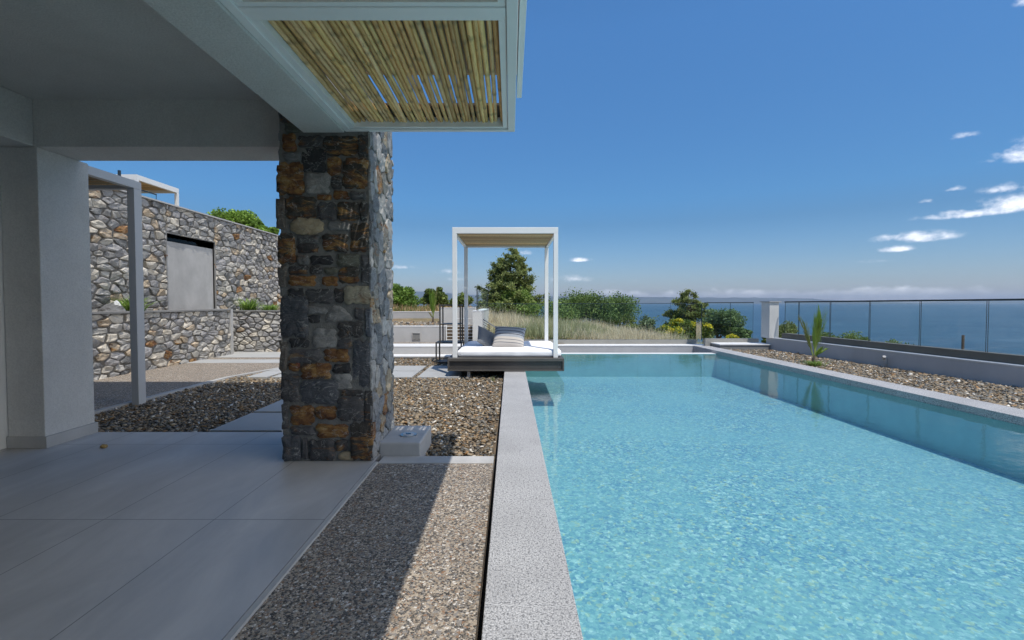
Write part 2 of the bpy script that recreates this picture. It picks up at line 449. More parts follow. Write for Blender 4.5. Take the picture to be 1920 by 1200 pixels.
base = t.mix(t.ramp(soft.outputs[0], [(.38, .48), (.60, .0)]), base, (.27, .465, .485))
base = t.mix(t.ramp(big.outputs[0], [(.4, .25), (.6, 0.)]), base, (.18, .38, .46))
t.out(t.pbr(base, .5).outputs[0])

M['pool_wall'] = simple('pool_wall', (.22, .42, .44), .5, .10, 3, 40, .1, .002)
# sea
m, t = newmat('sea_water'); M['sea'] = m
v = t.coord((1, .55, 1)); s1 = t.noise(.11, 7, .68, t.coord((.5, 1, 1))); s2 = t.noise(.02, 4, .6, v); s3 = t.noise(.0035, 4, .6, t.coord((1, 3, 1)))
base = t.mix(t.ramp(s3.outputs[0], [(.4, 0.), (.62, 1.)]), (.026, .070, .112), (.042, .100, .150))
base = t.mix(t.ramp(s1.outputs[0], [(.42, .45), (.58, 0.)]), base, (.016, .050, .090))
hh = t.math('ADD', s1.outputs[0], t.math('MULTIPLY', s2.outputs[0], 2.0))
p = t.pbr(base, .35, t.bump(hh, 1.0, 2.0), spec=.5); p.inputs['IOR'].default_value = 1.33
t.out(p.outputs[0])

# clear balustrade glass: faces and green edges
m, t = newmat('clear_glass'); M['glass'] = m
tr = t.n('ShaderNodeBsdfTransparent'); tr.inputs[0].default_value = (.955, .985, .975, 1)
gl = t.n('ShaderNodeBsdfGlossy'); gl.inputs['Roughness'].default_value = .01
fr = t.n('ShaderNodeFresnel'); fr.inputs[0].default_value = 1.3
mx = t.n('ShaderNodeMixShader'); t.l(fr.outputs[0], mx.inputs[0]); t.l(tr.outputs[0], mx.inputs[1]); t.l(gl.outputs[0], mx.inputs[2])
t.out(mx.outputs[0])
M['glass_edge'] = simple('glass_edge', (.012, .03, .035), .2, .1)

# ground of the slope
m, t = newmat('dry_ground'); M['ground'] = m
v = t.coord(); n1 = t.noise(.25, 6, .65, v); n2 = t.noise(5, 5, .7, v)
base = t.ramp(n1.outputs[0], [(.35, (.20, .13, .075)), (.5, (.27, .20, .11)), (.62, (.13, .13, .055))])
base = t.mix(t.ramp(n2.outputs[0], [(.4, .5), (.6, 0.)]), base, (.12, .08, .045))
t.out(t.pbr(base, .95, t.bump(n2.outputs[0], .8, .08)).outputs[0])
M['hill'] = simple('far_hill', (.06, .075, .06), .95, .5, .002, .01, .3, 5)

# fabrics
m, t = newmat('striped_cushion'); M['stripe'] = m
tcn = t.n('ShaderNodeTexCoord'); sp = t.n('ShaderNodeSeparateXYZ'); t.l(tcn.outputs['Object'], sp.inputs[0])
u = sp.outputs[1]; wob = t.noise(60, 3, .6)
base = t.ramp(t.math('ADD', .5, t.math('MULTIPLY', u, 2.2)),
              [(0.0, (.50, .46, .42)), (.12, (.20, .20, .21)), (.15, (.52, .48, .43)), (.24, (.18, .18, .20)), (.27, (.50, .46, .41)), (.38, (.30, .32, .35)),
               (.50, (.09, .10, .12)), (.54, (.30, .32, .35)), (.66, (.09, .10, .12)), (.70, (.30, .32, .35)), (.82, (.09, .10, .12)), (.86, (.30, .32, .35))], 'CONSTANT')
t.out(t.pbr(base, .95, t.bump(wob.outputs[0], .3, .003)).outputs[0])
M['grey_cloth'] = simple('grey_cloth', (.16, .17, .185), .95, .1, 20, 200, .4, .002)

PAL_GREY = [((c[0]*1.16, c[1]*1.12, c[2]*1.04), w, r) for c, w, r in [((.30, .30, .31), 5, .1), ((.40, .395, .39), 5, .1), ((.20, .205, .215), 2.5, .1), ((.52, .50, .47), 4, .1), ((.62, .58, .52), 2, .15),
            ((.47, .39, .30), 2, .3), ((.48, .27, .13), .8, .8), ((.34, .34, .36), 5, .15)]]


def pick(pal):
    w = [p[1] for p in pal]; c, _, r = random.choices(pal, w)[0]
    k = random.uniform(.85, 1.18)
    return (*(x * k for x in c), r * random.uniform(.6, 1.2))


# ---------- stones: irregular polygons in a (u, v) plane, bulging out of the mortar
def clip(poly, n, d):
    out = []
    for i in range(len(poly)):
        p, q = poly[i], poly[(i + 1) % len(poly)]
        dp, dq = p[0] * n[0] + p[1] * n[1] - d, q[0] * n[0] + q[1] * n[1] - d
        if dp <= 0: out.append(p)
        if (dp < 0 < dq) or (dq < 0 < dp):
            k = dp / (dp - dq); out.append((p[0] + (q[0] - p[0]) * k, p[1] + (q[1] - p[1]) * k))
    return out


def cells(w, h, su, sv, jit=.42):
    """Voronoi cells stretched along u, on a jittered brick lattice"""
    nv = max(1, round(h / sv)); nu = max(1, round(w / su)); seeds = {}
    for j in range(-1, nv + 1):
        for i in range(-1, nu + 2):
            if random.random() < .16: continue
            seeds[i, j] = ((i + .5 * (j % 2) + random.uniform(-jit, jit)) * w / nu, (j + .5 + random.uniform(-jit, jit) * .85) * h / nv)
    r = su / sv; res = []
    for (i, j), (x, y) in seeds.items():
        poly = [(0, 0), (w, 0), (w, h), (0, h)]
        for di in (-3, -2, -1, 0, 1, 2, 3):
            for dj in (-3, -2, -1, 0, 1, 2, 3):
                o = seeds.get((i + di, j + dj))
                if (di or dj) and o:
                    nx, ny = o[0] - x, (o[1] - y) * r * r
                    d = (nx * (o[0] + x) + ny * (o[1] + y)) / 2
                    poly = clip(poly, (nx, ny), d)
                    if len(poly) < 3: break
            if len(poly) < 3: break
        if len(poly) >= 3: res.append(poly)
    return res


def stone(mb, poly, P3, colr, gap=.008, depth=.03, rough=.006, rings=((1.0, 0.0), (.97, .62), (.86, .93), (.55, 1.0)), seg=.05, tilt=.2):
    """P3(u, v, d) -> world point"""
    n = len(poly); A = 0; cx = cy = 0
    for i in range(n):
        p, q = poly[i], poly[(i + 1) % n]; k = p[0] * q[1] - q[0] * p[1]
        A += k; cx += (p[0] + q[0]) * k; cy += (p[1] + q[1]) * k
    if abs(A) < 1e-5: return
    cx /= 3 * A; cy /= 3 * A
    size = math.sqrt(abs(A) / 2)
    if size < .02: return
    pts = []
    for i in range(n):
        p, q = poly[i], poly[(i + 1) % n]; L = math.hypot(q[0] - p[0], q[1] - p[1]); k = max(1, int(L / seg))
        pr = poly[i - 1]
        for s in range(k):
            f = s / k; x, y = p[0] + (q[0] - p[0]) * f, p[1] + (q[1] - p[1]) * f
            if s == 0:   # blunt the corner
                x = p[0] * .80 + (q[0] + pr[0]) * .5 * .0 + cx * .20 * .7 + p[0] * .06; y = p[1] * .80 + cy * .14 + p[1] * .06
            pts.append((x, y))
    seed = random.random() * 100
    f0 = 1 - gap / max(size * .5, .01)
    b = len(mb.v); m = len(pts); tx, ty = random.uniform(-tilt, tilt), random.uniform(-tilt, tilt)
    dep = depth * random.uniform(.6, 1.15)
    for ri, (rf, rd) in enumerate(rings):
        for (x, y) in pts:
            nz = mnoise.noise(Vector((x * 14 + seed, y * 14, seed))) * rough
            nz2 = mnoise.noise(Vector((x * 34 + seed, y * 34, rd + seed))) * rough
            X, Y = cx + (x - cx) * f0 * rf + nz * .9, cy + (y - cy) * f0 * rf + nz2 * .9
            d = dep * rd + (tx * (X - cx) + ty * (Y - cy)) * rd + (nz * 1.2 + nz2 * 1.3) * (1 if ri else 0)
            mb.v.append(tuple(P3(X, Y, d))); mb.c.append(colr)
    mb.v.append(tuple(P3(cx, cy, dep + random.uniform(-1, 1) * rough))); mb.c.append(colr)
    for ri in range(len(rings) - 1):
        for i in range(m):
            j = (i + 1) % m
            mb.f.append((b + ri * m + i, b + ri * m + j, b + (ri + 1) * m + j, b + (ri + 1) * m + i)); mb.m.append(0)
    e = b + (len(rings) - 1) * m; cidx = b + len(rings) * m
    for i in range(m):
        mb.f.append((e + i, e + (i + 1) % m, cidx)); mb.m.append(0)


# ------------------------------------------------------------------ ground, terrain, sea
def terrain(x, y):
    """height of the slope beyond the terraces"""
    z = np.interp(x, [-60, -7.2, -4.0, -1.8, -.6, 2.3, 5.0, 7.9, 12, 20, 60, 200], [.6, .6, .90, .86, .42, .10, -.22, -.95, -3.5, -6.5, -20, -24])
    front = np.interp(y, [12.9, 13.4, 14.5, 17], [0, .25, .6, 1.0])
    z = np.where(x < 8.5, .02 + (z - .02) * front, z)
    drop = np.interp(y, [24, 32, 60, 110, 200], [0, -2.2, -10, -23, -30])
    zz = z + drop
    zz = np.maximum(zz, -26)
    return zz


xs = np.concatenate([np.linspace(-400, -40, 12, endpoint=False), np.linspace(-40, 30, 90, endpoint=False), np.linspace(30, 400, 16)])
ys = np.concatenate([np.linspace(12.9, 60, 64, endpoint=False), np.linspace(60, 400, 14)])
GX, GY = np.meshgrid(xs, ys)
GZ = terrain(GX, GY) + .05 * np.sin(GX * 1.3 + GY * .7) * np.clip((GY - 14) / 4, 0, 1)
V = np.stack([GX, GY, GZ], -1).reshape(-1, 3); nx_ = len(xs)
F = np.array([[j * nx_ + i, j * nx_ + i + 1, (j + 1) * nx_ + i + 1, (j + 1) * nx_ + i] for j in range(len(ys) - 1) for i in range(nx_ - 1)])
tag(npmesh('hillside', V, F, M['ground'], smooth=True), kind='structure')
tag(MB().box(-60, -7.66, 5, 28, -.8, 3.0).build('upper_terrace', M['ground']), kind='structure')
# ground under the terraces: one sheet
mb = MB()
mb.quad([(-400, -400, -.9), (7.6, -400, -.9), (7.6, 13.2, -.9), (-400, 13.2, -.9)])
tag(mb.build('ground', M['soil']), kind='structure')
mb = MB(); mb.quad([(7.6, -400, -.9), (60, -400, -24), (60, 13.2, -24), (7.6, 13.2, -.9)])
tag(mb.build('slope', M['ground']), kind='structure')
mb = MB(); R = 40000
mb.quad([(-R, -R, -22), (R, -R, -22), (R, R, -22), (-R, R, -22)])
tag(mb.build('sea', M['sea']), kind='structure')
# far shore
def shore(pts, dist, name):
    mb = MB(); prev = None; N = 260
    x0, x1 = pts[0][0], pts[-1][0]
    rows = []
    for i in range(N + 1):
        px = x0 + (x1 - x0) * i / N
        hh = np.interp(px, [p[0] for p in pts], [p[1] for p in pts])
        hh += 1.6 * mnoise.noise(Vector((px * .03, dist * .001, 0))) + .8 * mnoise.noise(Vector((px * .11, 3, 0)))
        hh = max(hh, .3)
        a = (px - 957) / FPX
        h_m = hh * dist / FPX
        rows.append([(a * dist, dist - 120, -22.5), (a * dist * 1.01, dist + 350, -22 + h_m * .55), (a * dist * 1.04, dist + 1100, -22 + h_m * 1.0), (a * dist * 1.1, dist + 2600, -22.5)])
    for r in rows: mb.v += r; mb.c += [(1, 1, 1, 1)] * 4
    for i in range(N):
        for k in range(3):
            mb.f.append((i * 4 + k, (i + 1) * 4 + k, (i + 1) * 4 + k + 1, i * 4 + k + 1)); mb.m.append(0)
    tag(mb.build(name, M['hill'], smooth=True), kind='structure')
shore([(-300, 26), (500, 28), (740, 26), (800, 24), (860, 19), (960, 16), (1040, 15), (1200, 14), (1330, 13), (1480, 12), (1560, 11), (1600, 8), (1680, 4), (1760, 2)], 9000, 'hills')
shore([(1780, 1.5), (1850, 4), (1920, 5.5), (2100, 7), (2500, 8)], 12000, 'far_hills')

# ------------------------------------------------------------------ terrace surfaces
def sheet(name, x0, x1, y0, y1, z0, z1, mat, kind='structure', bevel=0):
    return tag(MB().box(x0, x1, y0, y1, z0, z1).build(name, mat, bevel=bevel), kind=kind)
sheet('terrace_floor', -14, -1.026, -7, 4.412, -.3, 0, M['tile'])
sheet('terrace_edging', -1.026, -1.002, -7, 3.60, -.3, -.004, M['concrete'])
sheet('path', -1.002, -.128, -7, 3.59, -.3, -.018, M['wash'])
sheet('kerb', -1.002, -.128, 3.592, 3.755, -.3, -.012, M['concrete'], bevel=.004)
sheet('drainage_slot', -.127, -.1005, -7, 8.5, -.3, -.11, M['dark_slot'])
# left curb and washed strip
mb = MB(); mb.prism([(-4.83, 4.0), (-4.75, 4.0), (-4.70, 8.0), (-4.38, 9.15), (-4.46, 9.15), (-4.78, 8.0)], -.3, -.045)
tag(mb.build('kerb_curved', M['concrete']), kind='structure')
mb = MB(); mb.prism([(-7.6, 3.2), (-4.832, 3.2), (-4.782, 8.0), (-4.462, 9.15), (-4.46, 9.9), (-7.6, 9.9)], -.3, -.055)
tag(mb.build('washed_path', M['wash']), kind='structure')
sheet('paved_band', -7.0, -3.2, 9.9, 10.5, -.3, -.05, M['paver'])
sheet('washed_band', -7.0, -3.2, 10.502, 10.9, -.3, -.055, M['wash'])
sheet('paved_landing', -7.6, -3.2, 10.902, 12.6, -.3, -.05, M['paver'])
sheet('pebble_bed_soil', -4.75, -.128, 3.757, 10.84, -.4, -.10, M['soil'])
sheet('pebble_bed_strip', -4.75, -1.003, 3.2, 3.757, -.4, -.31, M['soil'])

# pool
COPR = [(5.43, -7.0), (4.914, 12.866)]       # inner line of the right coping


def cr(y): return 5.174 + (y - 4.803) * (4.914 - 5.174) / (12.866 - 4.803)


sheet('pool_coping', -.1, .252, -7, 11.35, -.9, .04, M['coping'], bevel=.004)
mb = MB(); mb.prism([(cr(-7), -7), (cr(-7) + .40, -7), (cr(12.86) + .40, 12.86), (cr(12.86), 12.86)], -.9, .04)
tag(mb.build('pool_coping_seaward', M['coping'], bevel=.004), kind='structure')
mb = MB(); mb.quad([(.25, -7, -.59), (cr(-7), -7, -.59), (cr(11.6), 11.6, -.59), (.25, 11.6, -.59)])
tag(mb.build('pool_floor', M['mosaic']), kind='structure')
mb = MB(); yw = 11.50
mb.quad([(.256, -7, -.59), (.256, yw, -.59), (.256, yw, -.02), (.256, -7, -.02)][::-1])
mb.quad([(cr(-7) - .004, -7, -.59), (cr(yw) - .004, yw, -.59), (cr(yw) - .004, yw, -.045), (cr(-7) - .004, -7, -.045)])
mb.quad([(.25, yw, -.59), (cr(yw), yw, -.59), (cr(yw), yw, -.035), (.25, yw, -.035)])
tag(mb.build('pool_walls', M['pool_wall']), kind='structure')
mb = MB(); mb.prism([(.252, yw + .003), (cr(yw) - .002, yw + .003), (cr(yw + .25) - .002, yw + .25), (.252, yw + .25)], -.62, -.034)
tag(mb.build('infinity_edge', M['cap']), kind='structure')
mb = MB(); mb.quad([(.254, -7, -.045), (cr(-7) - .002, -7, -.045), (cr(yw) - .002, yw, -.045), (.254, yw, -.045)])
tag(mb.build('water', M['water']), kind='structure')
sheet('overflow_channel', .252, 5.0, yw + .25, 12.87, -.7, -.4, M['dark_concrete'])

# far parapet (a thing) with cap and channel board
e = empty('parapet_wall', (2, 13.0, 0), 'low grey rendered wall with white cap closing the far end of the pool', 'wall')
MB().box(.24, cr(12.87) + .39, 12.87, 13.30, -.9, .02).build('wall_body', M['plaster_out'], e)
MB().box(.20, cr(12.87) + .41, 12.862, 13.32, .021, .045).build('cap', M['cap'], e)
MB().box(-.65, 5.19, 13.325, 13.50, -.6, .155).build('glass_channel', M['board_grey'], e)
e = empty('parapet_wall', (5.9, 12.4, 0), 'short stepped wall with white cap between pool corner and white gate pier', 'wall')
MB().box(cr(12.2) + .42, 6.62, 12.22, 12.75, -.9, .11).build('wall_body', M['dark_concrete'], e)
MB().box(cr(12.2) + .40, 6.66, 12.20, 12.77, .111, .135).build('cap', M['cap'], e)
MB().box(5.2, 6.62, 12.775, 12.9, -.4, .235).build('glass_channel', M['board_grey'], e)

# right planter, wall, pebbles
def rw(y): return 6.65 + (12.11 - y) * (7.226 - 6.65) / (12.11 - 6.72)
mb = MB(); mb.prism([(cr(-7) + .402, -7), (rw(-7), -7), (rw(12.2), 12.2), (cr(12.2) + .402, 12.2)], -.9, -.03)
tag(mb.build('planter_soil', M['soil']), kind='structure')
e = empty('planter_wall', (7, 6, 0), 'long low rendered wall carrying the glass balustrade beside the sea', 'wall')
n_ = 2
mb = MB(); mb.prism([(rw(-4), -4), (rw(-4) + .34, -4), (rw(12.4) + .34, 12.4), (rw(12.4), 12.4)], -.9, .285)
mb.build('wall_body', M['plaster_out'], e)
mb = MB(); mb.prism([(rw(-4) - .008, -4), (rw(-4) + .13, -4), (rw(12.4) + .13, 12.4), (rw(12.4) - .008, 12.4)], .286, .305)
mb.build('cap', M['cap'], e)
mb = MB(); mb.prism([(rw(-4) + .132, -4), (rw(-4) + .30, -4), (rw(12.0) + .30, 12.0), (rw(12.0) + .132, 12.0)], .286, .43)
mb.build('glass_channel', M['board'], e)
mb = MB().tube([(rw(8.9) - .012, 8.9, .05), (rw(8.9) - .012, 8.9, .17)], .035, 6).tube([(rw(8.9) - .05, 8.9, .15), (rw(8.9) - .07, 8.86, .20)], .03, 6)
mb.build('water_outlet', M['concrete'], e)

# gate pier
e = empty('pier', (6.7, 12.3, 0), 'white rendered pier with flat cap where the two glass balustrades meet', 'pier')
MB().box(6.56, 6.80, 12.15, 12.55, .29, 1.205).build('shaft', M['plaster'], e, bevel=.006)
MB().box(6.54, 6.84, 12.12, 12.60, 1.206, 1.228).build('cap', M['concrete'], e)


# glass balustrades
def glass_run(name, label, pts, z0, z1, joints, group=None, rail=True, railr=.012, gaps=.012, th=.014):
    """pts: two xy ends; z0/z1 pairs; joints: fractions along"""
    (xa, ya), (xb, yb) = pts
    e = empty(name, ((xa + xb) / 2, (ya + yb) / 2, z0[0]), label, 'balustrade', group)
    L = math.hypot(xb - xa, yb - ya); dx, dy = (xb - xa) / L, (yb - ya) / L; nx, ny = -dy, dx
    js = [0] + list(joints) + [1]
    for a, b in zip(js[:-1], js[1:]):
        a_, b_ = a * L + gaps / 2, b * L - gaps / 2
        mb = MB()
        P = lambda s, o, f: (xa + dx * s + nx * o, ya + dy * s + ny * o, f)
        zl = lambda s: z0[0] + (z0[1] - z0[0]) * s / L
        zh = lambda s: z1[0] + (z1[1] - z1[0]) * s / L
        h = th / 2
        for (o, m_) in ((-h, 0), (h, 0)):
            mb.quad([P(a_, o, zl(a_)), P(b_, o, zl(b_)), P(b_, o, zh(b_)), P(a_, o, zh(a_))], 0)
        mb.quad([P(a_, -h, zl(a_)), P(a_, h, zl(a_)), P(a_, h, zh(a_)), P(a_, -h, zh(a_))], 1)
        mb.quad([P(b_, -h, zl(b_)), P(b_, h, zl(b_)), P(b_, h, zh(b_)), P(b_, -h, zh(b_))], 1)
        mb.quad([P(a_, -h, zh(a_)), P(b_, -h, zh(b_)), P(b_, h, zh(b_)), P(a_, h, zh(a_))], 1)
        mb.build('glass_panel', [M['glass'], M['glass_edge']], e)
    if rail:
        mb = MB(); r = railr
        q = [(xa, ya, z1[0]), (xb, yb, z1[1])]
        b = len(mb.v)
        for (x, y, z) in q:
            for (o, dz) in ((-r, .001), (r, .001), (r, 2 * r), (-r, 2 * r)):
                mb.v.append((x + nx * o, y + ny * o, z + dz)); mb.c.append((1, 1, 1, 1))
        for i in range(4): mb.f.append((i, (i + 1) % 4, 4 + (i + 1) % 4, 4 + i)); mb.m.append(0)
        mb.f += [(3, 2, 1, 0), (4, 5, 6, 7)]; mb.m += [0, 0]
        mb.build('top_rail', M['rail_metal'], e)
    return e


gy = [rw_y for rw_y in []]
def ray_on_rw(px, off=.2):
    a = (px - 957) / FPX     # X = a*Y ; X = rw(Y)+off
    k = (7.226 - 6.65) / (12.11 - 6.72)
    return (6.65 + 12.11 * k + off) / (a + k)
ya, yb = 12.0, -3.5
jy_ = [ray_on_rw(px) for px in (1498, 1557, 1631, 1726, 1852)]
jl = jy_ + [jy_[-1] - 1.17 * k for k in range(1, 9)]
glass_run('glass_balustrade', 'long frameless glass balustrade with dark top rail above the sea on the right',
          [(rw(ya) + .2, ya), (rw(yb) + .2, yb)], (.39, .39), (1.195, 1.29), [(ya - y) / (ya - yb) for y in jl], 'glass balustrades', gaps=.026, railr=.015)
glass_run('glass_balustrade', 'glass balustrade in front of the dry grass bank behind the pool',
          [(-.93, 13.42), (5.19, 13.42)], (.12, .12), (1.155, 1.165), [(x + .93) / 6.12 for x in (-.1, .8, 1.71, 2.63, 3.57, 4.48)], 'glass balustrades', railr=.007)
glass_run('glass_balustrade', 'short glass balustrade between the glass corner and the white pier',
          [(5.19, 12.84), (6.50, 12.84)], (.20, .20), (1.18, 1.185), [.53], 'glass balustrades', railr=.012)
glass_run('glass_return', 'narrow greenish glass return joining the two back balustrades',
          [(5.13, 12.86), (5.20, 13.40)], (.20, .20), (1.17, 1.17), [], None, rail=False, th=.02)

# ------------------------------------------------------------------ terraced garden walls on the left of the pool
def garden_wall(label, x0, x1, yf, yb, z0, z1, mat, capm='cap', capt=.02, over=.006, group=None):
    e = empty('garden_wall', ((x0 + x1) / 2, yf, z0), label, 'wall', group)
    MB().box(x0, x1, yf, yb, z0, z1 - capt - .001).build('wall_body', M[mat], e)
    MB().box(x0 - over, x1 + over, yf - over, yb + over, z1 - capt, z1).build('cap', M[capm], e)
    return e
e = empty('garden_step', (-2.3, 10.9, -.1), 'lowest pale step behind the stepping stones', 'step')
MB().box(-4.3, .19, 10.85, 11.33, -.3, -.045).build('riser', M['dark_concrete'], e)
MB().box(-4.3, .19, 10.84, 11.33, -.044, -.02).build('tread', M['cap'], e)
garden_wall('broad low grey wall with white cap just above the lowest step', -4.6, .20, 11.34, 12.02, -.3, .165, 'plaster_out')
sheet('gravel_landing', -5.5, -.98, 12.03, 12.62, -.4, .15, M['wash'])
gw = garden_wall('pale grey retaining wall with a small recessed light beside white railing', -6.2, -1.72, 12.62, 12.84, -.3, .58, 'plaster_out')
a = at(774, 637, Y=12.6); b = at(787, 625, Y=12.6)
lt = MB().box(a.x, b.x, 12.60, 12.618, a.z, b.z).build('recessed_light', M['dark_concrete'], gw)
MB().box(a.x - .012, a.x, 12.585, 12.618, a.z, b.z + .012).box(a.x - .012, b.x + .012, 12.585, 12.618, b.z, b.z + .014).box(b.x, b.x + .012, 12.585, 12.618, a.z, b.z).build('light_frame', M['concrete'], lt)
sheet('planter_bed', -6.2, -1.0, 12.85, 15.5, -.3, .555, M['soil'])
garden_wall('highest grey garden wall with dry grass growing above it', -7.0, -1.9, 15.5, 15.7, -.3, .905, 'plaster_out')
garden_wall('small bluish white wall end standing behind the dark metal shelf', -2.02, -1.0, 13.6, 13.9, .0, 1.05, 'plaster')
bw = garden_wall('white block wall with flat cap and dark handrail beside the daybed cushions', -.97, -.74, 12.30, 16.6, -.3, .985, 'plaster')
# glass panel over the block
e2 = glass_run('glass_screen', 'raised clear glass screen with one dark post on the white block wall', [(-.84, 12.45), (-.60, 12.9)], (.985, .985), (1.50, 1.50), [], None, rail=False)
MB().box(-.875, -.853, 12.44, 12.46, .986, 1.56).build('post', M['rail_metal'], e2)
# handrail
hr = empty('handrail', (-.7, 13, .4), 'dark sloping handrail with thin bars fixed beside the white block wall', 'handrail')
A = at(905, 598, Y=13.0); B = at(940, 621, Y=12.4)
MB().tube([A, B], .016, 8).build('rail', M['steel'], hr)
p_ = at(917, 607, Y=12.8); MB().tube([p_, (p_.x, p_.y, .15)], .012, 6).build('post', M['rail_metal'], hr)
for k in (1, 2, 3):
    MB().tube([A - Vector((0, 0, .07 * k)), A.lerp(B, .42) - Vector((0, 0, .06 * k))], .006, 5).build('bar', M['rail_metal'], hr)
# white railing
wr = empty('white_railing', (-1.4, 12.58, .15), 'white railing with horizontal bars beside the retaining wall', 'railing')
xl, xr = at(837, 620, Y=12.58).x, at(887, 620, Y=12.58).x
for x in (xl, xr, (xl + xr) / 2 + .02):
    MB().box(x - .012, x + .012, 12.57, 12.594, .15, .78 if x > xl + .1 else .66).build('upright', M['frame_white'], wr)
for i, y in enumerate((597, 606, 612, 618, 624.5, 631, 637)):
    z = at(850, y, Y=12.58).z
    MB().box(xl if i > 1 else xl + .24, xr, 12.574, 12.59, z - .007, z + .007).build('bar', M['frame_white'], wr)

# ------------------------------------------------------------------ stepping stones
i = 0
def paver(x0, x1, y0, y1, z, label):
    o = MB().box(0, x1 - x0, 0, y1 - y0, -.06, 0).build('stepping_stone', M['paver'], bevel=.004)
    o.location = (x0, y0, z); tag(o, label, 'paving slab', 'square stepping stones in the pebbles')
paver(-2.89, -2.20, 4.585, 5.32, -.03, 'stepping stone nearest the tiled terrace, left of the stone pillar')
paver(-2.90, -2.20, 5.39, 6.12, -.03, 'stepping stone second from the tiled terrace, partly behind the stone pillar')
lab = ['under the corner of the daybed platform', 'just right of the stone pillar', 'hidden mostly behind the stone pillar', 'left of the stone pillar', 'beside the curved kerb']
for k, (xa_, xb_) in enumerate([(-1.56, -.86), (-2.36, -1.65), (-3.18, -2.46), (-4.0, -3.27), (-4.42, -4.08)]):
    paver(xa_, xb_, 8.0, 8.68, -.045, 'front slab of the far cross row, ' + lab[k])
    paver(xa_, xb_, 8.73, 9.42, -.045, 'rear slab of the far cross row, ' + lab[k])

# ------------------------------------------------------------------ pebbles (stuff)
bm_ = bmesh.new(); bmesh.ops.create_icosphere(bm_, subdivisions=1, radius=1)
ICO_V = np.array([v.co[:] for v in bm_.verts], 'f'); ICO_F = np.array([[l.index for l in f.verts] for f in bm_.faces], 'i')
bm_.free()
PEB = np.array([(.24, .19, .13), (.20, .18, .15), (.30, .24, .17), (.15, .145, .135), (.27, .19, .11), (.36, .28, .18), (.19, .185, .17), (.10, .095, .09), (.32, .19, .09), (.66, .63, .58)], 'f')
PEB_P = np.array([.18, .16, .13, .13, .1, .06, .1, .06, .035, .06]); PEB_P /= PEB_P.sum()


def pebbles(name, inside, x0, x1, y0, y1, z, n, smin, smax, label=None, pal=PEB, near_scale=None):
    px = rng.uniform(x0, x1, n); py = rng.uniform(y0, y1, n)
    keep = inside(px, py); px, py = px[keep], py[keep]; n = len(px)
    s = rng.uniform(smin, smax, n) * rng.choice([.7, 1., 1.25], n)
    ang = rng.uniform(0, 6.28, n); asp = rng.uniform(.5, .85, n); fl = rng.uniform(.22, .42, n)
    nv = len(ICO_V)
    L = ICO_V[None] * (1 + .28 * rng.standard_normal((n, nv, 1)))
    L = L * np.stack([s, s * asp, s * fl], -1)[:, None, :]
    tilt = rng.normal(0, .28, (n, 2))
    L[:, :, 2] += L[:, :, 0] * tilt[:, :1] + L[:, :, 1] * tilt[:, 1:]
    ca, sa = np.cos(ang)[:, None], np.sin(ang)[:, None]
    Xv = L[:, :, 0] * ca - L[:, :, 1] * sa + px[:, None]
    Yv = L[:, :, 0] * sa + L[:, :, 1] * ca + py[:, None]
    zz = z + rng.uniform(0, .022, n)
    Zv = L[:, :, 2] + zz[:, None]
    V = np.stack([Xv, Yv, Zv], -1).reshape(-1, 3)
    F = (ICO_F[None] + (np.arange(n) * nv)[:, None, None]).reshape(-1, 3)
    C = 1.12 * np.array([1.04, 1, .93]) * pal[rng.choice(len(pal), n, p=PEB_P)] * rng.uniform(.75, 1.25, (n, 1))
    C = np.repeat(C, nv, axis=0)
    o = npmesh(name, V, F, M['pebble'], C=np.clip(C, 0, 1), smooth=False)
    return tag(o, kind='stuff')


def in_left(px, py):
    k = np.interp(py, [4.0, 8.0, 9.15, 11], [-4.74, -4.69, -4.37, -4.37])
    ok = (px > k) & (px < -.14) & (px > -1.02 * py - .3)
    ok &= ~((px > -1.75) & (px < -1.02) & (py < 4.30))
    ok &= ~((px < -1.0) & (py < 4.44)) & (py > 3.77)
    ok &= ~((px > -2.88) & (px < -2.21) & (py > 4.60) & (py < 6.11) & ~((py > 5.33) & (py < 5.38)))
    for (xa_, xb_) in [(-1.56, -.86), (-2.36, -1.65), (-3.18, -2.46), (-4.0, -3.27), (-4.42, -4.08)]:
        ok &= ~((px > xa_ + .01) & (px < xb_ - .01) & (py > 8.01) & (py < 9.41) & ~((py > 8.69) & (py < 8.72)))
    # the part hidden behind the pillar thins out
    return ok
pebbles('pebbles', lambda x, y: in_left(x, y) & (y < 6.6), -4.8, -.12, 3.7, 6.6, -.085, 19000, .012, .026)
pebbles('pebbles_behind', lambda x, y: in_left(x, y) & (y >= 6.6), -4.8, -.12, 6.6, 10.86, -.085, 19000, .014, .028)
pebbles('planter_pebbles', lambda x, y: (x > cr(y) + .42) & (x < rw(y) - .01), 5.3, 7.9, 4.0, 12.2, -.02, 27000, .016, .031)
pebbles('garden_pebbles', lambda x, y: (x > -6) & (x < -1.0), -6, -1.9, 12.86, 15.5, .565, 3500, .03, .06)

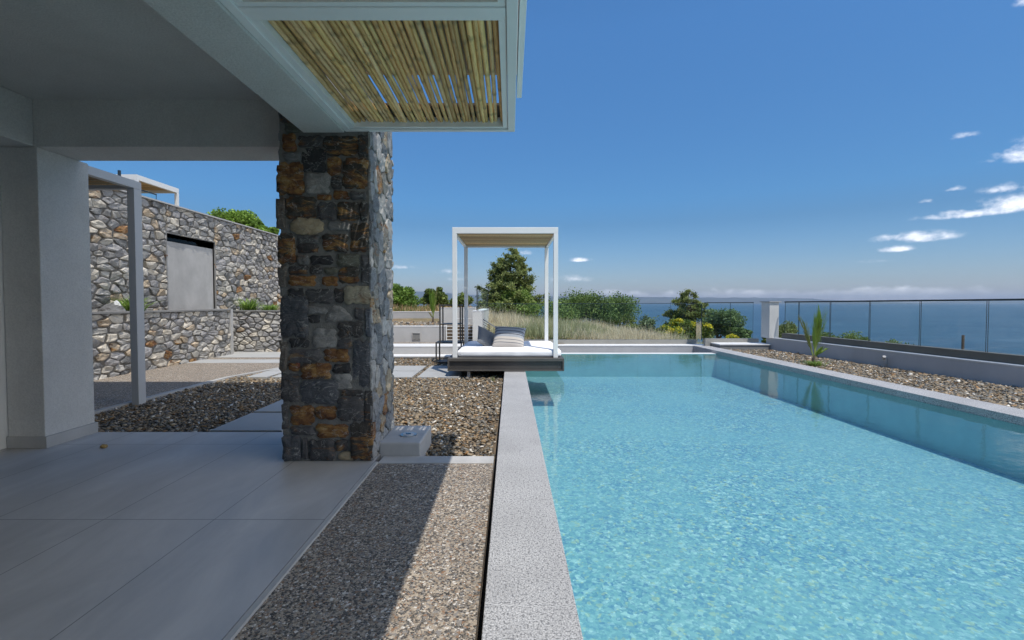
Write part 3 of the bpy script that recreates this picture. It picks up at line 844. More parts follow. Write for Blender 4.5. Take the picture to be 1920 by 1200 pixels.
# ------------------------------------------------------------------ house
hs = empty('house', (-6, 0, 0), 'white rendered house with shaded covered terrace, dark ceiling and deep beams', 'house')
MB().box(-14, -1.532, -7, 3.93, 2.84, 3.0).build('ceiling', M['plaster'], hs)
MB().box(-1.53, -1.225, -7, 3.585, 2.452, 2.99).build('outer_beam', M['plaster'], hs, bevel=.006)
MB().box(-4.14, -1.72, 3.93, 4.32, 2.46, 3.0).build('cross_beam', M['plaster'], hs, bevel=.006)
MB().box(-4.16, -3.858, -7, 3.928, 2.462, 2.838).build('window_beam', M['plaster'], hs, bevel=.006)
MB().box(-4.14, -3.835, 3.926, 4.40, 0, 2.459).build('column', M['plaster'], hs, bevel=.006)
MB().box(-4.145, -3.815, 3.915, 4.41, .0005, .095).build('plinth', M['concrete'], hs, bevel=.002)
dr = MB().box(-4.30, -4.152, 3.70, 3.95, 0.001, 2.46).build('door_frame', M['frame_white'], hs)
MB().box(-4.25, -4.22, -7, 3.69, 0.06, 2.42).build('glass', M['black_glass'], dr)
MB().box(-14, -4.4, -7, 4.3, 0.001, 2.838).build('rooms', M['plaster'], hs)
MB().box(-14, -1.0, -3.6, -3.42, -.3, 2.83).build('rear_wall', M['plaster'], hs)
MB().box(-14, -1.6, -7, 4.28, 3.005, 5.7).build('upper_floor', M['plaster'], hs)
MB().box(-14, -1.2, -7, 5.38, 5.702, 5.85).build('roof_slab', M['plaster'], hs)
MB().box(-1.224, .045, -7, 3.13, 2.66, 2.80).build('balcony_slab', M['plaster'], hs)

# stone pillar: stones drawn from the photograph on its front, random ones on its sides
pl = empty('stone_pillar', (-1.383, 3.93, 0), 'rough pillar of dark slate, rust and cream stones holding up the corner of the house', 'pillar')
PX0, PX1, PY0, PY1, PZ = -1.712, -1.052, 3.598, 4.262, 2.84
MB().box(PX0, PX1, PY0, PY1, 0, PZ).build('mortar_core', M['mortar'], pl)
K = dict(k=(.04, .04, .043, .05), K=(.065, .06, .058, .25), d=(.10, .098, .10, .18), s=(.105, .112, .125, .08), g=(.15, .15, .145, .15), G=(.20, .20, .195, .05), p=(.32, .31, .29, 0), w=(.38, .37, .35, .0),
         t=(.42, .34, .22, .15), r=(.20, .06, .03, .8), o=(.32, .17, .05, 1.1), b=(.07, .05, .038, .80), B=(.06, .052, .042, .50), l=(.13, .145, .17, .05), n=(.12, .12, .09, .1), c=(.40, .36, .26, .2), y=(.16, .14, .12, .1))
z3 = [(105,170,195,290,'r'),(110,100,230,165,'n'),(200,190,370,268,'K'),(375,190,600,322,'B'),(605,175,668,330,'K'),(105,298,220,362,'G'),(230,275,390,430,'k'),(398,330,488,450,'b'),
 (500,338,668,535,'B'),(60,368,238,585,'b'),(248,440,420,575,'p'),(428,455,495,545,'K'),(325,582,425,615,'o'),(434,555,545,612,'o'),(550,558,660,615,'d'),(130,595,325,740,'B'),
 (340,625,458,752,'d'),(466,630,612,748,'B'),(618,625,668,760,'K'),(63,590,124,825,'y'),(138,730,382,850,'t'),(392,760,575,820,'G'),(548,768,670,962,'B'),(70,830,185,1045,'B'),(190,855,358,905,'g'),
 (368,840,538,960,'B'),(192,912,345,968,'K'),(190,975,275,1045,'g'),(283,980,432,1045,'k'),(458,970,612,1055,'n'),(620,967,682,1180,'d'),(132,1050,272,1108,'K'),(70,1050,124,1200,'y'),
 (282,1055,365,1110,'K'),(372,1060,470,1112,'n'),(476,1062,612,1172,'B'),(132,1115,328,1188,'o'),(362,1122,468,1190,'o')]
z4 = [(120,62,215,118,'k'),(76,112,240,358,'s'),(225,66,395,155,'d'),(400,60,452,152,'K'),(456,50,618,162,'c'),(228,172,352,220,'G'),(335,160,512,266,'p'),(518,178,570,255,'d'),(580,172,618,362,'l'),
 (242,226,316,276,'k'),(415,268,570,355,'K'),(268,300,410,414,'p'),(128,362,252,418,'k'),(415,362,508,425,'d'),(74,366,118,562,'y'),(124,425,320,505,'d'),(330,430,486,502,'o'),(510,372,614,652,'s'),
 (120,508,192,556,'r'),(196,512,382,602,'b'),(390,512,500,570,'k'),(390,576,500,662,'p'),(80,570,190,740,'d'),(196,612,420,755,'s'),(428,672,572,705,'K'),(415,712,572,852,'d'),(580,662,622,880,'K'),
 (134,762,278,878,'b'),(286,762,408,842,'b'),(290,872,482,956,'o'),(492,862,625,1090,'B'),(84,742,128,912,'d'),(134,886,284,934,'d'),(88,940,202,1090,'s'),(208,945,236,1088,'d'),(240,962,402,1088,'d'),(404,968,484,1028,'K'),(410,1034,548,1090,'t'),(140,600,0,0,'')]
mb = MB(); front = lambda u, v, d: (u, PY0 - d, v)
for lst, sc, ox, oy in ((z3, 3.531, 500, 200), (z4, 3.159, 500, 520)):
    for (x0, y0, x1, y1, c) in lst:
        if not c: continue
        a = at(ox + x0 / sc, oy + y0 / sc, Y=PY0 - .02); b = at(ox + x1 / sc, oy + y1 / sc, Y=PY0 - .02)
        u0, u1, v0, v1 = a.x, b.x, b.z, a.z
        w_, h_ = u1 - u0, v1 - v0
        if c in 't' and w_ > .12:
            poly = [(u0 + w_ * q[0], v0 + h_ * q[1]) for q in ((.15, .1), (.5, 0), (.85, .08), (1, .45), (.92, .85), (.55, 1), (.2, .95), (0, .5))]
        elif c == 'p' and y0 == 160:
            poly = [(u0, v0), (u1, v0 + .01), (u1 - w_ * .2, v0 + h_ * .6), (u0 + w_ * .45, v1), (u0 + w_ * .25, v1 - .01)]
        else:
            j = lambda s: random.uniform(-s, s)
            poly = [(u0 + j(.008), v0 + j(.006)), ((u0 + u1) / 2 + j(w_ * .2), v0 + j(.008)), (u1 + j(.008), v0 + j(.006)), (u1 + j(.01), (v0 + v1) / 2 + j(h_ * .2)), (u1 + j(.008), v1 + j(.006)),
                    ((u0 + u1) / 2 + j(w_ * .2), v1 + j(.008)), (u0 + j(.008), v1 + j(.006)), (u0 + j(.01), (v0 + v1) / 2 + j(h_ * .2))]
        cc = K[c]; k = random.uniform(.9, 1.15)
        stone(mb, poly, front, (cc[0] * k, cc[1] * k, cc[2] * k, cc[3]), gap=-.001, depth=.017, rough=.0055, seg=.018, tilt=.07, rings=((1.0, 0.0), (.992, .6), (.95, .95), (.5, 1.0)))
# top left leftover
for (x0, z0_, x1, z1_) in ((PX0, 2.52, -1.60, 2.66), (PX0, 2.68, -1.5, 2.83), (-1.59, 2.54, -1.54, 2.66)):
    stone(mb, [(x0, z0_), (x1, z0_), (x1, z1_), (x0, z1_)], front, K['K'], gap=.003, depth=.03, seg=.03)
mb.build('front_stones', M['stone'], pl, vcol=True, smooth=True)
PAL_R = [((.20, .215, .23), 4, .05), ((.29, .295, .30), 4, .1), ((.42, .41, .39), 3, .1), ((.14, .15, .16), 2, .1), ((.38, .32, .23), 1.5, .3), ((.26, .25, .22), 2, .3), ((.28, .20, .14), .8, .8)]
mb = MB()
for poly in cells(PY1 - PY0 + .02, PZ - .01, .15, .15, .42):
    stone(mb, poly, lambda u, v, d: (PX1 + d, PY0 - .012 + u, v), pick(PAL_R), gap=.0015, depth=.016, rough=.007, seg=.03, tilt=.05, rings=((1, 0), (.985, .7), (.93, .95), (.5, 1.0)))
for poly in cells(PY1 - PY0, PZ - .01, .2, .16, .38):
    stone(mb, poly, lambda u, v, d: (PX0 - d, PY1 - u, v), pick(PAL_R), gap=.004, tilt=.05, depth=.014, rough=.007, seg=.05)
for poly in cells(PX1 - PX0, PZ - .01, .2, .16, .38):
    stone(mb, poly, lambda u, v, d: (PX1 - u, PY1 + d, v), pick(PAL_R), gap=.005, tilt=.05, depth=.014, rough=.007, seg=.05)
mb.build('side_stones', M['stone'], pl, vcol=True, smooth=False)

# concrete block with recessed uplight
ub = empty('concrete_block', (-.88, 3.95, 0), 'low concrete block with a round light set in its top, against the stone pillar', 'block')
MB().box(-1.04, -.712, 3.762, 4.30, -.12, .092).build('block', M['concrete'], ub, bevel=.012)
mb = MB(); cx_, cy_ = at(766, 815, Z=.095)[:2]
mb.tube([(cx_, cy_, .088), (cx_, cy_, .100)], .068, 28)
ring = mb.build('light_ring', M['steel'], ub)
MB().tube([(cx_, cy_, .0995), (cx_, cy_, .1035)], .046, 24).build('lens', M['frame_grey'], ring)
MB().tube([(cx_, cy_, .103), (cx_, cy_, .1065)], .022, 16).build('lamp', M['black_glass'], ring)

# yellow stone on the floor
def rock(name, loc, r, mat, label, cat, squash=.6, sub=3, amp=.25):
    bm = bmesh.new(); bmesh.ops.create_icosphere(bm, subdivisions=sub, radius=1)
    sd = random.random() * 50
    for v in bm.verts:
        k = 1 + amp * mnoise.noise(v.co * 1.3 + Vector((sd, 0, 0))) + amp * .5 * mnoise.noise(v.co * 3 + Vector((sd, 5, 0)))
        v.co = Vector((v.co.x * r * k, v.co.y * r * k * .8, max(v.co.z, -.6) * r * k * squash))
    me = bpy.data.meshes.new(name); bm.to_mesh(me); bm.free(); me.materials.append(mat)
    o = bpy.data.objects.new(name, me); col.objects.link(o); o.location = loc; return tag(o, label, cat)
a = at(195, 837, Z=.01)
rock('loose_stone', (a.x, a.y, .012), .028, M['ochre_rock'], 'single small yellowish brown stone lying on the tiled floor', 'stone')

# ------------------------------------------------------------------ reed canopy over the terrace edge
cn = empty('reed_canopy', (-.6, 0, 2.47), 'aluminium framed reed canopy fixed along the house beam above the terrace edge', 'canopy')
CZ = 2.47
YF = at(800, 246, Z=CZ).y
y_mull = [at(700, 40, Z=CZ).y, at(700, 7, Z=CZ).y]        # far and near edge of the wide crossbar
XL, XR = -1.223, .033
MB().box(XL, XR, YF - .035, YF, CZ - .006, CZ + .13).build('end_fascia', M['frame_white'], cn, bevel=.003)
MB().box(XL, XL + .045, -6, YF - .036, CZ - .004, CZ + .12).build('wall_rail', M['frame_white'], cn, bevel=.003)
MB().box(-.018, XR, -6, YF - .036, CZ - .006, CZ + .13).build('side_fascia', M['frame_white'], cn, bevel=.003)
MB().box(.040, .072, -6, 3.12, CZ + .04, CZ + .18).build('gutter', M['frame_white'], cn, bevel=.003)


def reed_panel(x0, x1, y0, y1, gapband=None):
    """frame around a field of reeds running along Y, two layers"""
    fr_ = .04
    MB().box(x0, x1, y1 - .03, y1, CZ + .006, CZ + .07).box(x0, x1, y0, y0 + fr_, CZ + .006, CZ + .07)\
        .box(x0, x0 + fr_, y0 + fr_, y1 - .03, CZ + .006, CZ + .07).box(x1 - .035, x1, y0 + fr_, y1 - .03, CZ + .006, CZ + .07).build('panel_frame', M['frame_white'], cn, bevel=.002)
    V_, F_, C_ = [], [], []
    seg = 8
    def reed(xc, zc, r, ya_, yb_):
        n = int((yb_ - ya_) / .035) + 2; node = random.uniform(0, .3); L = random.uniform(.17, .32)
        tone = random.choice([(.82, .53, .20), (.92, .63, .25), (.66, .41, .15), (.88, .60, .29), (.70, .42, .16)])
        k = random.uniform(.8, 1.15); ph = random.uniform(0, 6); sl = random.uniform(-.008, .008)
        b = len(V_)
        for i in range(n):
            y = ya_ + (yb_ - ya_) * i / (n - 1); f = ((y + node) / L) % 1
            bul = .0022 * math.exp(-((min(f, 1 - f)) / .05) ** 2)
            dk = .55 if min(f, 1 - f) < .04 else 1
            ox = xc + .0035 * math.sin(y * 2.3 + ph) + sl * (y - ya_) / (yb_ - ya_)
            for s in range(seg):
                a = 6.2832 * s / seg; rr_ = r * (1 - .06 * (y - ya_)) + bul
                V_.append((ox + rr_ * math.cos(a), y, zc + rr_ * math.sin(a))); C_.append([q * k * dk for q in tone] + [1])
        for i in range(n - 1):
            for s in range(seg):
                s2 = (s + 1) % seg; F_.append((b + i * seg + s, b + (i + 1) * seg + s, b + (i + 1) * seg + s2, b + i * seg + s2))
    x = x0 + .04
    while x < x1 - .045:
        r = random.uniform(.0115, .0170); reed(x + r, CZ + .052 + random.uniform(-.003, .003), r, y0 + .01, y1 - .005); x += 2 * r + random.choice([-.001, .0, .001, .003, .007])
    me_o = npmesh('reed_mat', V_, F_, M['reed'], cn, C=C_, smooth=True)
reed_panel(XL + .046, -.02, y_mull[0] - .035, YF - .04)
reed_panel(XL + .046, -.02, .6, y_mull[1] + .03)
reed_panel(XL + .046, -.02, -2, .5)
yc = (y_mull[0] + y_mull[1]) / 2
MB().box(XL + .046, -.02, y_mull[1] + .032, y_mull[0] - .037, CZ + .0, CZ + .11).build('crossbar', M['frame_white'], cn, bevel=.004)
# thin cross laths above the reeds
MB().box(XL + .05, -.03, 3.34, YF - .04, CZ + .085, CZ + .10).build('lath', M['dark_metal'], cn)

# ------------------------------------------------------------------ daybed over the pool edge
BY0 = 8.0
db = empty('daybed', (0, 9.1, .05), 'canopied daybed with white mattress on a dark platform built over the pool edge', 'daybed')
xl, xr = at(839, 684, Y=BY0).x, at(1058, 684, Y=BY0).x
zt, zb = at(950, 672, Y=BY0).z, at(950, 696, Y=BY0).z
zb = max(zb, .045)
YB = 10.35
M['plat'] = simple('dark_platform', (.055, .050, .046), .55, .15, 4, 90, .1, .002)
M['plat_top'] = simple('dark_platform_lip', (.085, .078, .07), .55, .15, 4, 90, .1, .002)
pf = MB().box(xl + .03, xr - .03, BY0 + .03, YB - .03, zb, zt - .052).build('platform', M['plat'], db)
MB().box(xl, xr, BY0, YB, zt - .05, zt).box(xl, xl + .029, BY0, YB, zb, zt - .051).box(xr - .029, xr, BY0, YB, zb, zt - .051).box(xl + .03, xr - .03, BY0 + .004, BY0 + .026, zb, zb + .02).build('platform_frame', M['plat_top'], db, bevel=.003)
for x in np.linspace(xl + .12, xr - .1, 4):
    MB().tube([(x, BY0 + .031, (zt + zb) / 2 - .01), (x, BY0 + .018, (zt + zb) / 2 - .01)], .008, 8).build('bolt', M['dark_metal'], pf)
for x, y in ((at(879, 700, Y=BY0 + .1).x, BY0 + .1), (at(879, 700, Y=BY0 + .1).x, YB - .15)):
    MB().box(x - .025, x + .025, y - .025, y + .025, -.15, zb).build('leg', M['concrete'], db)
# posts and roof frame
fp = BY0 + .10; bp = 10.17
xpl, xpr = at(848, 500, Y=fp).x, at(1046.5, 500, Y=fp).x
pw = .075
ztop = at(950, 426, Y=fp).z; zbt = at(950, 437.5, Y=fp).z
for x in (xpl, xpr - pw):
    for y in (fp, bp):
        MB().box(x, x + pw, y, y + pw, zt, zbt).build('post', M['frame_white'], db, bevel=.004)
MB().box(xpl, xpr, fp, fp + .06, zbt + .001, ztop).box(xpl, xpr, bp + pw - .06, bp + pw, zbt + .001, ztop)\
    .box(xpl, xpl + .05, fp + .061, bp + pw - .061, zbt + .001, ztop).box(xpr - .05, xpr, fp + .061, bp + pw - .061, zbt + .001, ztop).build('roof_frame', M['frame_white'], db, bevel=.004)


def reed_roof(parent, x0, x1, y0, y1, z, along='X', n=60, r0=.016, name='reed_roof', rnd=.0):
    V_, F_, C_ = [], [], []; seg = 6
    for layer in range(2):
        for i in range(n):
            w = ((y1 - y0) if along == 'X' else (x1 - x0)) / n
            c = (y0 if along == 'X' else x0) + (i + .5 + random.uniform(-.2, .2)) * w
            r = w * .5 * random.uniform(.85, 1.05); k = random.uniform(.6, 1.2); tone = random.choice([(.66, .45, .22), (.78, .57, .31), (.50, .32, .15)])
            a0_, a1_ = (x0, x1) if along == 'X' else (y0, y1); m_ = 8; b = len(V_); ph = random.uniform(0, 6); zz = z + layer * w * .8 + random.uniform(-.003, .003)
            for j in range(m_):
                t_ = a0_ + (a1_ - a0_) * j / (m_ - 1); off = w * .25 * math.sin(t_ * 2 + ph)
                for s in range(seg):
                    a = 6.2832 * s / seg
                    p = (t_, c + off + r * math.cos(a), zz + r * math.sin(a)) if along == 'X' else (c + off + r * math.cos(a), t_, zz + r * math.sin(a))
                    V_.append(p); kk = k * random.uniform(.85, 1.1); C_.append([q * kk for q in tone] + [1])
            for j in range(m_ - 1):
                for s in range(seg):
                    s2 = (s + 1) % seg; F_.append((b + j * seg + s, b + (j + 1) * seg + s, b + (j + 1) * seg + s2, b + j * seg + s2))
    return npmesh(name, V_, F_, M['reed'], parent, C=C_, smooth=True)
reed_roof(db, xpl + .051, xpr - .051, fp + .062, bp + pw - .062, zbt + .05, 'X', 46)

# mattress: rounded box
def cushion(name, sx, sy, sz, mat, parent=None, sub=3, pinch=0, loc=(0, 0, 0), rot=(0, 0, 0), rad=.06, puff=0, label=None, cat=None, crinkle=.004):
    n = 22; V_, F_ = [], []
    def sgn(q): return -1 if q < 0 else 1
    idx = {}
    for face in range(6):
        for i in range(n + 1):
            for j in range(n + 1):
                a, b = -1 + 2 * i / n, -1 + 2 * j / n
                p = [(a, b, 1), (b, a, -1), (1, a, b), (-1, b, a), (b, 1, a), (a, -1, b)][face]
                idx[face, i, j] = len(V_); V_.append(p)
        for i in range(n):
            for j in range(n):
                F_.append((idx[face, i, j], idx[face, i + 1, j], idx[face, i + 1, j + 1], idx[face, i, j + 1]))
    out = []
    for (x, y, z) in V_:
        if puff:   # pillow: thickness falls to a seam
            ex = (1 - abs(x) ** 2.6) * (1 - abs(y) ** 2.6); th = max(ex, 0) ** .5
            cx = x * (1 - pinch * (abs(y) ** 2) * -1 * .0 - pinch * (1 - y * y)); cy = y * (1 - pinch * (1 - x * x))
            q = Vector((cx * sx / 2, cy * sy / 2, z * sz / 2 * (.04 + .96 * th)))
        else:
            q = Vector((x * sx / 2, y * sy / 2, z * sz / 2)); c = Vector((max(-sx / 2 + rad, min(sx / 2 - rad, q.x)), max(-sy / 2 + rad, min(sy / 2 - rad, q.y)), max(-sz / 2 + rad, min(sz / 2 - rad, q.z))))
            d = q - c
            if d.length > 0: q = c + d.normalized() * rad
        k = mnoise.noise(q * 6) * crinkle + mnoise.noise(q * 17) * crinkle * .5
        q += q.normalized() * k
        out.append(tuple(q))
    bm = bmesh.new(); vs = [bm.verts.new(p) for p in out]; bm.verts.index_update()
    for f in F_:
        try: bm.faces.new([vs[i] for i in f])
        except ValueError: pass
    bmesh.ops.remove_doubles(bm, verts=bm.verts, dist=.0012)
    bmesh.ops.recalc_face_normals(bm, faces=bm.faces)
    for f in bm.faces: f.smooth = True
    me = bpy.data.meshes.new(name); bm.to_mesh(me); bm.free(); me.materials.append(mat)
    o = bpy.data.objects.new(name, me); col.objects.link(o)
    if parent is not None: o.parent = parent; loc = Vector(loc) - parent.location
    o.location = loc; o.rotation_euler = rot
    return tag(o, label, cat)
mx0, mx1 = at(857, 660, Y=8.16).x, at(1053, 660, Y=8.16).x
mz = at(950, 655.5, Y=8.2).z
cushion('mattress', mx1 - mx0, 10.15 - 8.14, mz - zt, M['linen'], db, loc=((mx0 + mx1) / 2, (10.15 + 8.14) / 2, (mz + zt) / 2 + .001), rad=.05, crinkle=.009)
c = at(955, 636, Y=8.75)
cushion('cushion', .58, .46, .20, M['stripe'], loc=(c.x, 8.80, mz + .170), rot=(math.radians(50), math.radians(3), math.radians(-6)), pinch=.05, puff=1,
        label='striped grey and cream cushion leaning in front of the plain grey one', cat='cushion')
c = at(911, 640, Y=8.95)
cushion('cushion', .46, .42, .16, M['grey_cloth'], loc=(c.x + .03, 9.0, mz + .125), rot=(math.radians(48), math.radians(28), math.radians(28)), pinch=.05, puff=1,
        label='plain slate grey cushion half behind the striped cushion on the daybed', cat='cushion')

# dark metal etagere
sh = empty('metal_shelf', (-1.28, 10.1, -.08), 'dark metal stepped shelf standing left of the daybed', 'shelf')
YS = 9.9; x0, x1 = at(816.5, 660, Y=YS).x, at(866, 660, Y=YS).x
zz = lambda y: at(840, y, Y=YS).z
z1_, z2_, z3_ = zz(643), zz(608), zz(571)
D = .5; w = .028
ux0, ux1 = at(820.5, 600, Y=YS).x + .03, x1 - .02
for x in (x0, x1 - w):
    for y in (YS, YS + D - w):
        MB().box(x, x + w, y, y + w, -.09, z1_ - .016).build('leg', M['dark_metal'], sh)
MB().box(x0, x1, YS, YS + D, z1_ - .015, z1_ + .012).build('shelf_board', M['dark_metal'], sh)
MB().box(x0 + w, x1 - w, YS + w, YS + D - w, -.055, -.035).build('shelf_board', M['dark_metal'], sh)
for x in (ux0, ux1 - w):
    for y in (YS + .02, YS + D - w - .02):
        MB().box(x, x + w, y, y + w, z1_ + .013, z3_).build('upright', M['dark_metal'], sh)
MB().box(ux0 + w, ux1 - w, YS + .02, YS + D - .02, z2_ - .01, z2_ + .008).build('shelf_board', M['dark_metal'], sh)
MB().box(ux0 + w, ux1 - w, YS + .02, YS + .02 + w, z3_ - w, z3_).box(ux0 + w, ux1 - w, YS + D - .02 - w, YS + D - .02, z3_ - w, z3_)\
    .box(ux0, ux0 + w, YS + .02 + w, YS + D - .021 - w, z3_ - w, z3_).box(ux1 - w, ux1, YS + .02 + w, YS + D - .021 - w, z3_ - w, z3_).build('top_frame', M['dark_metal'], sh)

# ------------------------------------------------------------------ left: pergola, stone walls, upper pergola
pg = empty('pergola', (-4.9, 5, 0), 'grey steel pergola with reed roof and single square post in the pebbles', 'pergola')
PPX, PPY = -4.60, 6.03
zt_ = at(276, 342.5, Y=PPY).z; zb_ = at(269, 357, Y=PPY).z
MB().box(PPX - .09, PPX, PPY - .12, PPY, -.15, zb_).build('post', M['frame_grey'], pg, bevel=.004)
MB().box(PPX - .08, PPX, 1.5, PPY, zb_ + .001, zt_).build('side_beam', M['frame_grey'], pg, bevel=.004)
MB().box(-7.2, PPX - .081, PPY - .08, PPY, zb_ + .001, zt_ - .01).build('end_beam', M['frame_grey'], pg, bevel=.004)
reed_roof(pg, -7.2, PPX - .085, 1.5, PPY - .085, zb_ + .06, 'X', 110)
M['wall_stone'] = M['stone']


def stone_wall(name, label, x_plane, y0, y1, z0, z1, su, sv, holes=(), thick=.35, capz=.03, group=None, axis='X', seg=.09, pal=PAL_GREY, capm='plaster_out'):
    """stone faced wall; axis X: plane x = x_plane facing +X, running y0..y1; axis Y: plane y facing -Y"""
    if axis == 'X':
        f = lambda u, v, d: (x_plane + d, y0 + u, z0 + v)
        loc = (x_plane, (y0 + y1) / 2, z0)
    else:
        f = lambda u, v, d: (y0 + u, x_plane - d, z0 + v); loc = ((y0 + y1) / 2, x_plane, z0)
    e = empty(name, loc, label, 'wall', group)
    mb = MB()
    rects = [(y0, y1, z0, z1)]
    for h in holes:
        new = []
        for (a, b, c_, d) in rects:
            ha, hb, hc, hd = h
            new += [(a, ha, c_, d), (hb, b, c_, d), (ha, hb, c_, hc), (ha, hb, hd, d)]
        rects = [r for r in new if r[1] - r[0] > .02 and r[3] - r[2] > .02]
    for (a, b, c_, d) in rects:
        if axis == 'X': mb.box(x_plane - thick, x_plane, a, b, c_, d)
        else: mb.box(a, b, x_plane, x_plane + thick, c_, d)
    mb.build('mortar_core', M['dark_mortar'], e)
    mb = MB()
    for (a, b, c_, d) in rects:
        for poly in cells(b - a, d - c_, su, sv, .44):
            poly = [(p[0] + a - y0, p[1] + c_ - z0) for p in poly]
            stone(mb, poly, f, pick(pal), gap=.004, depth=.040, rough=.016, seg=seg, rings=((1, 0), (.97, .75), (.7, 1.0)))
    mb.build('stonework', M['stone'], e, vcol=True)
    if capz:
        if axis == 'X': MB().box(x_plane - thick - .02, x_plane + .06, y0, y1, z1 + .001, z1 + capz).build('cap', M[capm], e)
        else: MB().box(y0, y1, x_plane - .05, x_plane + thick + .02, z1 + .001, z1 + capz).build('cap', M[capm], e)
    return e
XU = -7.29
yA, yB = -XU * FPX / (957 - 313), -XU * FPX / (957 - 403)
zp = at(403, 455, Y=yB).z
ztop_w = 3.30
uw = stone_wall('stone_wall', 'tall grey stone wall with thin flat coping rising behind the garden', XU, 7.2, 20, .6, ztop_w - .03, .235, .125, holes=[(yA, yB, .6, zp)])
# concrete panel in the wall, with open slot above
MB().box(XU - .30, XU - .02, yA + .02, yB - .02, .6, zp - .16).build('concrete_panel', M['concrete'], uw)
MB().box(XU - .34, XU + .03, yA - .04, yB + .04, zp, zp + .03).box(XU - .3, XU + .03, yA - .03, yA, .98, zp - .002).box(XU - .3, XU + .03, yB, yB + .03, .98, zp - .002).build('slot_frame', M['dark_concrete'], uw)
p_ = MB().box(XU - .22, XU - .20, yA + .02, yB - .02, zp - .158, zp - .002).build('slot_glass', M['glass'], uw)
l1 = stone_wall('planter_stone_wall', 'lower stone planter wall with thin grey ledge in front of the tall stone wall', -6.75, 7.0, yB - .35, -.3, 1.01, .22, .11, thick=.2, capz=.035, capm='dark_concrete')
MB().box(-7.26, -6.70, yB - .35, yB - .25, -.3, 1.045).build('end_slab', M['concrete'], l1)
stone_wall('planter_stone_wall', 'second stone planter wall facing the camera beyond the paved landing', 12.15, -7.28, -4.9, -.3, .97, .18, .105, thick=.2, capz=.03, axis='Y', capm='dark_concrete', seg=.08)
MB_ = MB().box(-7.27, -6.952, 7.0, yB - .36, .5, .96); tag(MB_.build('planter_ground', M['soil']), kind='structure')
MB_ = MB().box(-7.27, -4.9, 12.36, 14.5, .5, .93); tag(MB_.build('planter_ground_far', M['soil']), kind='structure')

# rocks and plants on the planter
a = at(212, 570, X=-7.05); rock('boulder', (-7.08, a.y, 1.0), .22, M['rock'], 'dark jagged boulder on the stone planter ledge', 'rock', .8)
a = at(220, 570, X=-6.98); o = rock('pale_boulder', (-7.0, a.y + .02, 1.10), .07, M['white_rock'], 'upright whitish rock beside the dark boulder on the ledge', 'rock', 1.9)


def tuft(name, loc, h, r, n, c0, c1, label, cat='plant', droop=.5, w=.012, group=None, seg=4):
    """grassy tuft: arching blades"""
    V_, F_, C_ = [], [], []
    for i in range(n):
        a = rng.uniform(0, 6.283); lean = rng.uniform(.1, 1) * r; hh = h * rng.uniform(.55, 1.05); dr = droop * rng.uniform(.4, 1)
        c = np.array(c0) + (np.array(c1) - np.array(c0)) * rng.uniform(); b = len(V_)
        ca, sa = math.cos(a), math.sin(a); ox, oy = rng.normal(0, r * .18, 2)
        for k in range(seg + 1):
            t_ = k / seg; rad = lean * t_ ** 1.4 * (1 + dr * t_); z = hh * (t_ - dr * .45 * t_ ** 3); ww = w * (1 - t_ ** 2 * .95)
            for s in (-1, 1): V_.append((ox + ca * rad - sa * ww * s, oy + sa * rad + ca * ww * s, z)); C_.append([*(c * (.7 + .4 * t_)), 1])
        for k in range(seg): F_.append((b + 2 * k, b + 2 * k + 1, b + 2 * k + 3, b + 2 * k + 2))
    o = npmesh(name, V_, F_, M['leaf'], None, C=C_, smooth=True); o.location = loc
    return tag(o, label, cat, group)
GRN = ((.10, .20, .03), (.32, .45, .10))
for (px, py, X_p, zb0, h, label) in ((246, 578, -6.98, 1.0, .42, 'bright green leafy tuft beside the whitish rock on the planter'),):
    a = at(px, py, X=X_p); tuft('grass_tuft', (X_p, a.y, .96), h, .36, 220, *GRN, label)
for (px, h, r, label) in ((468, .46, .36, 'larger bright green tuft on the far stone planter'), (507, .28, .30, 'smaller green tuft next to the stone pillar on the far planter')):
    a = at(px, 580, Y=12.5); tuft('grass_tuft', (a.x, 12.5, .92), h, r, 200, *GRN, label)

# upper pergola on the terrace above the wall
up = empty('pergola', (-9, 11, 2), 'distant white pergola with reed roof above the tall stone wall', 'pergola')
XP = -8.6; yq = -XP * FPX / (957 - 340); yn = -XP * FPX / (957 - 262)
zq = at(340, 354, Y=yq).z; wq = .07
MB().box(XP - wq, XP, yq - wq, yq, 3.0, zq - .12).build('post', M['frame_white'], up)
MB().box(XP - wq, XP, yn, yn + wq, 3.0, zq - .12).build('post', M['frame_white'], up)
MB().box(XP - wq, XP, yn, yq, zq - .119, zq).box(XP - 2.6, XP - wq - .001, yn, yn + wq, zq - .119, zq).box(XP - 2.6, XP - wq - .001, yq - wq, yq, zq - .119, zq).build('roof_frame', M['frame_white'], up)
reed_roof(up, XP - 2.6, XP - wq - .01, yn + wq + .01, yq - wq - .01, zq - .05, 'X', 50)
# glass guard up there
ya_, yb_ = 8.0 * FPX / (957 - 230), 8.0 * FPX / (957 - 298)
gg = glass_run('glass_guard', 'glass guard with thin dark rail in front of the distant upper pergola', [(-8.0, ya_), (-8.0, yb_)], (3.0, 3.0), (3.62, 3.62), [], None, railr=.012)
MB().box(-8.02, -7.98, ya_ - .02, ya_ + .02, 3.0, 3.9).build('post', M['rail_metal'], gg)


